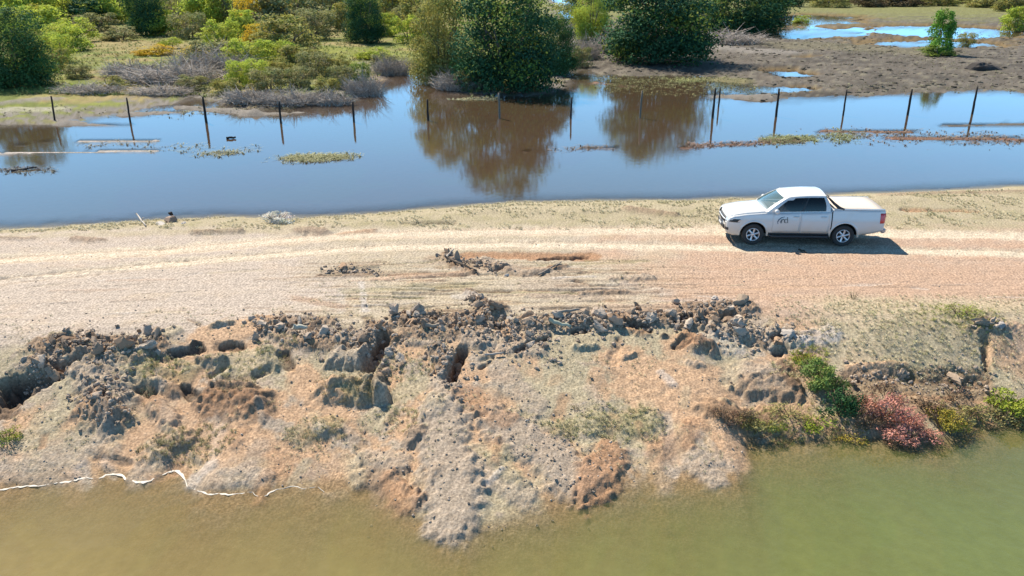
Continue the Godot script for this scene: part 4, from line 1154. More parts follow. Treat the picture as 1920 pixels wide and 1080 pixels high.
func pickup() -> void:
	var fw := Vector2(8.50, -26.83)
	var rw := Vector2(11.56, -26.65)
	var t := base("pickup_truck", Vector3(fw.x, .0, fw.y - .86), "white double cab pickup truck parked on the dirt track, facing left", "pickup truck")
	t.rotation.y = -atan2(rw.y - fw.y, rw.x - fw.x)
	var mid := Vector3((fw.x + rw.x) / 2.0, 0, (fw.y + rw.y) / 2.0)
	t.position.y = height_at(mid.x, mid.z) + .005
	var paint := mat("white paint", Color(.54, .54, .54), .28)
	paint.vertex_color_use_as_albedo = true
	paint.clearcoat_enabled = true
	paint.clearcoat = .8
	paint.clearcoat_roughness = .05
	var black := mat("black plastic", Color(.018, .018, .02), .5)
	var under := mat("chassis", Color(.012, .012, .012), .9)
	var rubber := mat("tyre rubber", Color(.028, .026, .025), .85)
	var alloy := mat("alloy", Color(.55, .55, .57), .3, .75)
	var chrome := mat("chrome", Color(.7, .7, .72), .12, 1.0)
	var glass := StandardMaterial3D.new()
	glass.resource_name = "tinted glass"
	glass.albedo_color = Color(.012, .016, .02, .96)
	glass.transparency = BaseMaterial3D.TRANSPARENCY_ALPHA
	glass.roughness = .03
	var clear := glass.duplicate()
	clear.albedo_color = Color(.55, .68, .70, .22)
	var lens := mat("lamp lens", Color(.5, .52, .55), .08, .35)
	var red := mat("red lens", Color(.5, .02, .025), .15)
	red.clearcoat_enabled = true
	var cream := mat("tonneau cover", Color(.52, .44, .37), .75)
	var cloth := mat("seat cloth", Color(.05, .05, .055), .95)
	# body shell
	var xs := []
	for k in 12: xs.append([-.93, -.915, -.90, -.88, -.86, -.83, -.80, -.76, -.7, -.64, -.56, -.5][k])
	for ax in [0.0, 3.1]:
		for k in 25: xs.append(ax - .4599 * cos(PI * k / 24.0))
	for k in [.6, .9, 1.3, 1.7, 2.1, 2.5, 2.6, 2.62, 2.635, 2.64, 3.7, 3.9, 4.1, 4.25, 4.36, 4.4, 4.43, 4.44]: xs.append(k)
	xs.sort()
	var st := st_new()
	var rows := []
	for x in xs:
		var lo := side_bottom(x)
		var hi := curve(YT, x)
		var row := []
		var right := []
		row.append(side(x, lo) * Vector3(1, 1, .93))
		for j in 11: row.append(side(x, lerpf(lo, hi, j / 10.0)))
		var zt := row[11].z as float
		var arch: float = .055 * smoothstep(-.95, -.3, x) if x < .6 else 0.0
		for j in range(1, 9):
			var z := zt * (1.0 - j / 8.0)
			row.append(Vector3(x, hi + .012 + arch * (1.0 - pow(z / zt, 2.0)), z))
		for j in range(row.size() - 2, -1, -1): right.append(row[j] * Vector3(1, 1, -1))
		row.append_array(right)
		rows.append(row)
	patch(st, rows)
	for e in [0, rows.size() - 1]:   # front and rear ends, slightly bulged
		var row: Array = rows[e]
		var n := row.size()
		var bulge := Vector3(-.04, 0, 0) if e == 0 else Vector3(.012, 0, 0)
		for j in 11:
			var a: Vector3 = row[j]
			var b: Vector3 = row[j + 1]
			quad(st, a, b, b * Vector3(1, 1, 0) + bulge, a * Vector3(1, 1, 0) + bulge)
			quad(st, a * Vector3(1, 1, -1), b * Vector3(1, 1, -1), b * Vector3(1, 1, 0) + bulge, a * Vector3(1, 1, 0) + bulge)
	obj("body", dusty(done(st)), paint, t)
	# wheel arches (liners) and chassis
	for ax in [0.0, 3.1]:
		st = st_new()
		rows = []
		for k in 25:
			var a := PI * k / 24.0
			rows.append([Vector3(ax + .465 * cos(a), .375 + .455 * sin(a), .88), Vector3(ax + .465 * cos(a), .375 + .455 * sin(a), .45), Vector3(ax, .375, .45)])
		patch(st, rows)
		var liner := done(st)
		obj("arch_liner", liner, under, t)
		obj("arch_liner", mirror_z(liner), under, t)
	obj("chassis", box_mesh(Vector3(1.72, .42, 0), Vector3(4.7, .22, 1.1), .04), under, t)
	obj("floor_pan", box_mesh(Vector3(1.55, .46, 0), Vector3(2.0, .12, 1.68), .04), under, t)
	# doors, fender flares, sill, step
	var belt := func(x): return curve(YT, x) - .012
	var d_lo := func(_x): return .47
	var d_lo2 := func(x): return maxf(.47, side_bottom(clampf(x, 2.64, 3.1)) + .07 if x > 2.56 else .47)
	for s in [1, -1]:
		var fd := side_panel(.62, 1.565, d_lo, belt, 10, 8, .010)
		var rd := side_panel(1.585, 2.56, d_lo2, belt, 10, 8, .010)
		var door_f := obj("front_door", dusty(fd if s > 0 else mirror_z(fd)), paint, t)
		var door_r := obj("rear_door", dusty(rd if s > 0 else mirror_z(rd)), paint, t)
		for q in [[1.42, door_f], [2.36, door_r]]:
			var hb := box_mesh(side(q[0], 1.05, .03), Vector3(.2, .035, .03), .01)
			obj("door_handle", hb if s > 0 else mirror_z(hb), paint, q[1])
		st = st_new()
		tube(st, [Vector3(.55, .36, s * .93), Vector3(.65, .345, s * .97), Vector3(2.5, .355, s * .97), Vector3(2.58, .37, s * .93)], [.045, .05, .05, .045], 8)
		obj("side_step", done(st), black, t)
		var sill := side_panel(.5, 2.6, func(_x): return .385, func(_x): return .462, 8, 2, .006)
		obj("sill", sill if s > 0 else mirror_z(sill), black, t)
		for ax in [0.0, 3.1]:       # flared arch lip
			st = st_new()
			rows = []
			for k in 29:
				var a := PI * (k / 28.0 * 1.06 - .03)
				var row := []
				for q in [[.452, -.03], [.458, .012], [.475, .022], [.50, .014], [.53, -.004]]:
					var x: float = ax + q[0] * cos(a)
					var y: float = .385 + q[0] * sin(a)
					row.append(side(x, clampf(y, .34, 1.1), q[1]) * Vector3(1, 1, s))
				rows.append(row)
			patch(st, rows)
			obj("arch_lip", dusty(done(st)), paint, t)
		var hl := nose_panel(.80, .935, .52, .905, .014)
		var lamp := obj("headlight", hl if s > 0 else mirror_z(hl), lens, t)
		var bez := nose_panel(.815, .92, .80, .90, .02)
		obj("lamp_bezel", bez if s > 0 else mirror_z(bez), black, lamp)
		var fog := nose_panel(.50, .60, .62, .80, .012)
		obj("fog_lamp_bezel", fog if s > 0 else mirror_z(fog), black, t)
		var tl := side_panel(4.27, 4.43, func(_x): return .86, func(_x): return 1.2, 4, 4, .010)
		obj("tail_light", tl if s > 0 else mirror_z(tl), red, t)
		obj("tail_light", box_mesh(Vector3(4.447, 1.03, s * .79), Vector3(.03, .34, .13), .012), red, t)
		# mirror on the door
		st = st_new()
		for lobe in [[Vector3(.70, 1.25, s * 1.03), Vector3(.075, .085, .12)]]:
			var ball := SphereMesh.new()
			ball.radius = 1.0
			ball.height = 2.0
			ball.radial_segments = 16
			ball.rings = 8
			st.append_from(ball, 0, Transform3D(Basis.from_scale(lobe[1]), lobe[0]))
		var mir := obj("door_mirror", st.commit(), paint, t)
		obj("mirror_glass", box_mesh(Vector3(.765, 1.25, s * 1.03), Vector3(.012, .12, .19), .005), chrome, mir)
		obj("mirror_arm", box_mesh(Vector3(.70, 1.19, s * .93), Vector3(.06, .04, .13), .01), black, mir)
		# rail cap along the bed
		st = st_new()
		tube(st, [Vector3(2.68, 1.312, s * .845), Vector3(3.5, 1.32, s * .85), Vector3(4.40, 1.318, s * .825)], [.03, .03, .03], 8)
		obj("bed_rail", done(st), paint, t)
		# styling bar behind the cab
		st = st_new()
		tube(st, [Vector3(2.54, 1.64, s * .62), Vector3(2.68, 1.5, s * .74), Vector3(2.86, 1.36, s * .82), Vector3(3.02, 1.31, s * .84)], [.035, .05, .06, .04], 8)
		obj("styling_bar", done(st), black, t)
	st = st_new()
	tube(st, [Vector3(2.56, 1.62, -.64), Vector3(2.55, 1.65, 0), Vector3(2.56, 1.62, .64)], [.03, .03, .03], 8)
	obj("styling_bar", done(st), black, t)
	# dark strip on the body, painting the shade between cab and bed
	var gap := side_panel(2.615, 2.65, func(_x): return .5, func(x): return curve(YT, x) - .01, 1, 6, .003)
	obj("gap_shade", gap, under, t)
	obj("gap_shade", mirror_z(gap), under, t)
	# hood, grille, bumper details
	st = st_new()
	rows = []
	for i in 15:
		var row := []
		for j in 13:
			var x := lerpf(-.77, .52, (clampf(i - 1, 0, 12)) / 12.0)
			var z := lerpf(-.80, .80, (clampf(j - 1, 0, 10)) / 10.0)
			x -= .05 * (1.0 - pow(z / .8, 2.0)) * (1.0 - i / 14.0)
			var rim := i == 0 or i == 14 or j == 0 or j == 12
			var zt := curve(HW, maxf(x, -.8)) * .95
			row.append(Vector3(x, curve(YT, x) + .055 * smoothstep(-.95, -.3, x) * (1.0 - pow(z / zt, 2.0)) + (.0 if rim else .03 + .012 * smoothstep(.45, .3, absf(z))), z * curve(HW, maxf(x, -.8)) / .925))
		rows.append(row)
	patch(st, rows)
	obj("hood", done(st), paint, t)
	var gl := obj("grille", nose_panel(.755, .885, -.49, .49, .012), black, t)
	obj("grille_bar", nose_panel(.81, .835, -.50, .50, .03), paint, gl)
	obj("air_intake", nose_panel(.47, .62, -.52, .52, .012), black, t)
	obj("number_plate", nose_panel(.53, .6, -.2, .2, .025), mat("plate", Color(.45, .45, .45), .5), t)
	obj("rear_bumper", box_mesh(Vector3(4.46, .57, 0), Vector3(.16, .17, 1.74), .04), mat("bumper steel", Color(.35, .35, .36), .35, .7), t)
	var tg := obj("tailgate", box_mesh(Vector3(4.452, .97, 0), Vector3(.02, .56, 1.44), .008), paint, t)
	obj("tailgate_handle", box_mesh(Vector3(4.468, 1.08, 0), Vector3(.02, .07, .24), .008), black, tg)
	# cover over the bed
	st = st_new()
	rows = []
	for i in 9:
		var row := []
		for j in 13:
			var z := lerpf(-.80, .80, clampf(j - 1, 0, 10) / 10.0)
			var x := lerpf(2.72, 4.36, clampf(i - 1, 0, 6) / 6.0)
			var rim := i == 0 or i == 8 or j == 0 or j == 12
			row.append(Vector3(x, 1.30 + .025 * (1.0 - pow(z / .8, 2.0)) + (0.0 if rim else .03) + .006 * sin(x * 9.0), z))
		rows.append(row)
	patch(st, rows)
	obj("bed_cover", done(st), cream, t)
	# cab: pillars and roof in paint, panes of glass
	var b0 := Vector3(.40, 1.165, .875)
	var b1 := Vector3(2.56, 1.225, .872)
	var r0 := Vector3(1.16, 1.68, .665)
	var r1 := Vector3(2.40, 1.735, .66)
	var us := [0.0, .10, .22, .34, .46, .535, .565, .66, .76, .87, .93, 1.0]
	var vs := [0.0, .05, .2, .4, .6, .78, .9, 1.0]
	var side_at := func(u: float, v: float) -> Vector3:
		var bend := .035 * sin(PI * v)
		var p := b0.lerp(b1, u).lerp(r0.lerp(r1, u), v)
		return p + Vector3(-.05 * sin(PI * v) * (1.0 - u) + .05 * sin(PI * v) * u, .02 * sin(PI * u) * v, bend)
	var frame := st_new()
	for s in [1.0, -1.0]:
		var pane_f := st_new()
		var pane_r := st_new()
		var post := st_new()
		for a in us.size() - 1:
			for b in vs.size() - 1:
				var glassy: bool = b >= 1 and b <= 5 and ((a >= 1 and a <= 4) or (a >= 6 and a <= 9)) and not (a == 1 and b == 5)
				var q := []
				for e in [[a, b], [a, b + 1], [a + 1, b + 1], [a + 1, b]]:
					var p: Vector3 = side_at.call(us[e[0]], vs[e[1]])
					q.append(p * Vector3(1, 1, s))
				quad((pane_f if a <= 4 else pane_r) if glassy else post if a == 5 and b >= 1 and b <= 5 else frame, q[0], q[1], q[2], q[3])
		obj("side_window", done(pane_f), glass, t)
		obj("side_window", done(pane_r), glass, t)
		obj("door_pillar", done(post), black, t)
	var shield := st_new()
	var rear := st_new()
	for end in 2:
		var lo: Vector3 = b0 if end == 0 else b1
		var hi: Vector3 = r0 if end == 0 else r1
		var bow := -.17 if end == 0 else .05
		rows = []
		for a in 13:
			var row := []
			for b in 9:
				var v := b / 8.0
				var k := -1.0 + a / 6.0
				var p := lo.lerp(hi, v)
				row.append(Vector3(p.x + bow * (1.0 - k * k) * (1.0 - v * .45) + (-.05 if end == 0 else .05) * sin(PI * v), p.y + .05 * (1.0 - k * k) * v + (.03 * (1.0 - k * k) if end == 0 else 0.0) * (1.0 - v), (p.z + .035 * sin(PI * v)) * k))
			rows.append(row)
		for a in 12:
			for b in 8:
				var inside := a > 0 and a < 11 and b > (0 if end == 0 else 2) and b < 7
				quad((shield if end == 0 else rear) if inside else frame, rows[a][b], rows[a][b + 1], rows[a + 1][b + 1], rows[a + 1][b])
	obj("windshield", done(shield), clear, t)
	obj("rear_window", done(rear), glass, t)
	obj("cab_frame", done(frame), paint, t)
	st = st_new()
	rows = []
	for a in 13:
		var row := []
		for b in 15:
			var k := -1.0 + a / 6.0
			var u := b / 14.0
			var p := r0.lerp(r1, u)
			var x := p.x + (-.0935 * (1.0 - k * k) * (1.0 - u) + .0275 * (1.0 - k * k) * u)
			row.append(Vector3(x, p.y + .02 * sin(PI * u) + .05 * (1.0 - k * k) + .035 * sin(PI * u) * (1.0 - pow(absf(k), 3.0)), p.z * k))
		rows.append(row)
	patch(st, rows)
	obj("roof", done(st), paint, t)
	# inside: dashboard, seats, wheel
	obj("dashboard", box_mesh(Vector3(.72, 1.1, 0), Vector3(.5, .2, 1.5), .06), cloth, t)
	for s in [.38, -.38]:
		var seat := obj("seat", box_mesh(Vector3(1.35, .82, s), Vector3(.5, .18, .5), .06), cloth, t)
		obj("backrest", box_mesh(Vector3(1.62, 1.15, s), Vector3(.16, .6, .48), .06), cloth, seat)
		obj("headrest", box_mesh(Vector3(1.66, 1.52, s), Vector3(.1, .16, .26), .04), cloth, seat)
	obj("rear_bench", box_mesh(Vector3(2.3, 1.05, 0), Vector3(.3, .6, 1.4), .08), cloth, t)
	st = st_new()
	var ring := []
	var rr := []
	for k in 17:
		ring.append(Vector3(1.02 + .07 * sin(TAU * k / 16.0), 1.2 + .16 * sin(TAU * k / 16.0), .38 + .18 * cos(TAU * k / 16.0)))
		rr.append(.016)
	tube(st, ring, rr, 6)
	obj("steering_wheel", done(st), black, t)
	for s in [1.0, -1.0]:
		for ax in [0.0, 3.1]:
			wheel(t, Vector3(ax, .375, s * .80), rubber, alloy, under, s)
	# emblem on the front door: a swoosh and three letters
	var ink2 := mat("emblem letter grey", Color(.10, .115, .115), .5)
	var ink := mat("emblem ink", Color(.05, .075, .12), .5)
	st = st_new()
	var arcs := [[[.80, .80], [.78, .88], [.815, .97], [.90, 1.035], [1.01, 1.055]], [[.90, .82], [.875, .875], [.90, .94], [.965, .955]]]
	for arc in arcs:
		var up := []
		for k in arc.size():
			var x: float = arc[k][0]
			var y: float = arc[k][1]
			var th: float = .012 + .03 * sin(PI * k / (arc.size() - 1.0))
			up.append([side(x - .008, y - th * .3, .0145), side(x + .02, y - th, .0145)])
		patch(st, up)
	var badge := obj("door_emblem", done(st), ink, t)
	for L in [["n", .965, .85], ["d", 1.075, .85]]:
		var tm := TextMesh.new()
		var f := SystemFont.new()
		f.font_names = PackedStringArray(["Droid Sans"])
		tm.font = f
		tm.text = L[0]
		tm.font_size = 64
		tm.pixel_size = .0042
		tm.depth = .003
		var o := obj("letter", tm, ink2, badge)
		o.position = side(L[1], L[2] + .07, .0155)
		o.rotation.z = .12


# ---------------------------------------------------------------- fence in the flood water
func fence() -> void:
	var bark := vmat("weathered post", 1.0)
	bark.albedo_texture = grain("post grain", .45, .03, 256)
	bark.uv1_triplanar = true
	bark.uv1_scale = Vector3(6, 1, 6)
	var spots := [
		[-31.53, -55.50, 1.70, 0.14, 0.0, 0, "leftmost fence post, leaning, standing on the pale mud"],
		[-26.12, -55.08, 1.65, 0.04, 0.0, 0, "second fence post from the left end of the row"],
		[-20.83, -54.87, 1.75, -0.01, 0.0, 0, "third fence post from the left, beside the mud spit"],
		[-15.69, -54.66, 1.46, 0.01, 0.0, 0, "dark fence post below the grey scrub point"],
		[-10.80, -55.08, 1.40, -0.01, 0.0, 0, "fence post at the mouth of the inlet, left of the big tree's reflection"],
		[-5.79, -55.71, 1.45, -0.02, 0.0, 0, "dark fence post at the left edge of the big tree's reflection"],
		[-0.86, -56.58, 1.76, -0.06, 0.0, 1, "fence post with sunlight put into its pale colour, before the big dark tree"],
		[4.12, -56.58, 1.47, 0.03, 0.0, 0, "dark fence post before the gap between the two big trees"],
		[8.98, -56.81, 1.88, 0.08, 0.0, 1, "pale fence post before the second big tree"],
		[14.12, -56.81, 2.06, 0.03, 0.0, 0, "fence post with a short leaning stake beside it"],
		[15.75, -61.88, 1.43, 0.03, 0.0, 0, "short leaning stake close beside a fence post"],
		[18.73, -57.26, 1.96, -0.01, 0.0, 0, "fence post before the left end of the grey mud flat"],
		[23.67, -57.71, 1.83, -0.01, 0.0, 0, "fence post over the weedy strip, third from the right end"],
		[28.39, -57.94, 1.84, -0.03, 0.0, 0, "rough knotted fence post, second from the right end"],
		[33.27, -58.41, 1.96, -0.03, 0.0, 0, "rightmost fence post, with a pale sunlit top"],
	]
	for s in spots:
		var x: float = s[0]
		var z: float = s[1]
		var top: float = s[2]
		var foot := minf(height_at(x, z), UP) - .3
		var o := base("fence_post", Vector3(x, foot, z), s[6], "fence post", "wooden fence posts standing in the flood water")
		var st := st_new()
		st.set_color(Color(.05, .042, .036) if s[5] == 0 else Color(.27, .24, .20))  # the pale tone puts sunlight into the post colour
		var h := UP + top - foot
		var lean := Vector3(s[3], 0, s[4])
		var r := rng.randf_range(.06, .085)
		var pts := []
		var rad := []
		for k in 8:
			var v := k / 7.0
			pts.append(lean * v + Vector3(rng.randf_range(-.012, .012), h * v, rng.randf_range(-.012, .012)))
			rad.append(r * lerpf(1.1, .85, v) * rng.randf_range(.93, 1.07))
		rad[7] *= .8
		tube(st, pts, rad, 8)
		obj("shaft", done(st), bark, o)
		for v in [.55, .8]:
			st = st_new()
			st.set_color(Color(.1, .08, .06))
			var at: Vector3 = lean * v + Vector3(0, h * v, r * .85)
			tube(st, [at - Vector3(.03, 0, 0), at + Vector3(0, .0, .02), at + Vector3(.03, 0, 0)], [.008, .008, .008], 4)
			obj("wire_staple", done(st), bark, o)


# ---------------------------------------------------------------- foliage
func leaf_mat(called: String, c: Color, glow := .35) -> StandardMaterial3D:
	var m := vmat(called, .8)
	m.albedo_color = c.linear_to_srgb()
	m.metallic_specular = .18
	m.backlight_enabled = true
	m.backlight = Color(glow, glow, glow * .85)
	return m

# lobes: [centre, radii]; leaves lie near the skin of each lobe, thinner inside
func foliage(seed_: int, lobes: Array, count: int, leaf: float, upright := 0.0, slim := .5) -> ArrayMesh:
	var g := RandomNumberGenerator.new()
	g.seed = seed_
	var verts := PackedVector3Array()
	var normals := PackedVector3Array()
	var tints := PackedColorArray()
	var share := []
	var total := 0.0
	for l in lobes:
		total += pow(l[1].x * l[1].y * l[1].z, .66)
		share.append(total)
	var tone := []
	for l in lobes: tone.append(Vector3(g.randf_range(.7, 1.3), g.randf_range(.84, 1.24), g.randf_range(.75, 1.3)))
	for n in count:
		var q := g.randf() * total
		var k := 0
		while share[k] < q: k += 1
		var dir := Vector3(g.randfn(), g.randfn(), g.randfn()).normalized()
		if dir.y < -.35 and g.randf() < .5: dir.y = -dir.y
		var c: Vector3 = lobes[k][0]
		var rad: Vector3 = lobes[k][1]
		var reach := 1.0 - .6 * pow(g.randf(), 1.6) + (.55 * pow(g.randf(), 1.5) if g.randf() < .4 else 0.0)
		var p := c + dir * rad * reach
		if p.y < .0: continue
		var nrm := (dir * .8 + Vector3(g.randfn(), g.randfn() + .35, g.randfn()) * .55).normalized()
		var along := nrm.cross(Vector3(g.randfn(), g.randfn(), g.randfn())).normalized()
		if upright > 0.0:
			along = along.lerp(Vector3(along.x * .5, 1, along.z * .5), upright).normalized()
			nrm = along.cross(nrm.cross(along)).normalized()
		var across := nrm.cross(along).normalized()
		var s := leaf * g.randf_range(.65, 1.35)
		var w := s * slim * .5
		var bend := nrm * s * .12
		var a := p - along * s * .5
		var b := p + along * s * .5
		var t: Vector3 = tone[k]
		var v := g.randf_range(.72, 1.28) * t.x
		var col := Color(v * t.y, v, v * t.z)
		for e in [a, p + across * w - bend, b, a, b, p - across * w - bend]:
			verts.append(e)
			normals.append(nrm)
			tints.append(col)
	# windings follow the normals
	for i in range(0, verts.size(), 3):
		if (verts[i + 1] - verts[i]).cross(verts[i + 2] - verts[i]).dot(normals[i]) > 0.0:
			var x := verts[i + 1]
			verts[i + 1] = verts[i + 2]
			verts[i + 2] = x
	var arr := []
	arr.resize(Mesh.ARRAY_MAX)
	arr[Mesh.ARRAY_VERTEX] = verts
	arr[Mesh.ARRAY_NORMAL] = normals
	arr[Mesh.ARRAY_COLOR] = tints
	var me := ArrayMesh.new()
	me.add_surface_from_arrays(Mesh.PRIMITIVE_TRIANGLES, arr)
	return me

# crowns fill a box one unit wide and high that stands on y = 0
func crown_lobes(seed_: int, shape: String, many: int) -> Array:
	var g := RandomNumberGenerator.new()
	g.seed = seed_
	var out := []
	for k in many:
		var y := g.randf_range(.06, .86)
		var env := .4
		match shape:
			"round": env = .38 * sqrt(maxf(.05, 1.0 - pow((y - .42) / .62, 2.0)))
			"broad": env = .40 * sqrt(maxf(.05, 1.0 - pow((y - .34) / .68, 2.0)))
			"cone": env = .30 * (1.06 - y)
			"flat": env = .42 * sqrt(maxf(.05, 1.0 - pow((y - .2) / .8, 2.0)))
			"open": env = .42
		var a := g.randf() * TAU
		var r := env * sqrt(g.randf_range(.12, 1.0))
		var s := g.randf_range(.09, .17) * (1.25 - y * .5)
		if shape == "cone": s *= .85
		out.append([Vector3(cos(a) * r, y, sin(a) * r), Vector3(s * g.randf_range(.7, 1.3), s * g.randf_range(.5, 1.0), s * g.randf_range(.7, 1.3)) * rough_of(g)])
	return out

func rough_of(g: RandomNumberGenerator) -> float:
	return .6 + .65 * g.randf()

func trunk_mesh(seed_: int, stems: int, thick: float) -> ArrayMesh:
	var g := RandomNumberGenerator.new()
	g.seed = seed_
	var st := st_new()
	for k in stems:
		var a := TAU * k / stems + g.randf()
		var out := Vector3(cos(a), 0, sin(a))
		var r0 := .03 + .05 * g.randf() if stems > 1 else 0.0
		var pts := [out * r0 - Vector3(0, .06, 0), out * (r0 + .03) + Vector3(0, .15, 0), out * (r0 + .1 * g.randf() + .05) + Vector3(0, .36, 0), out * (r0 + .22 * g.randf() + .05) + Vector3(0, .7, 0)]
		tube(st, pts, [thick, thick * .8, thick * .6, thick * .2], 6)
		for q in 2:
			var b := a + g.randf_range(-1.2, 1.2)
			tube(st, [pts[1 + q], pts[1 + q] + Vector3(cos(b) * .12, .12, sin(b) * .12), pts[1 + q] + Vector3(cos(b) * .26, .22, sin(b) * .26)], [thick * .5, thick * .35, thick * .1], 5)
	return done(st)

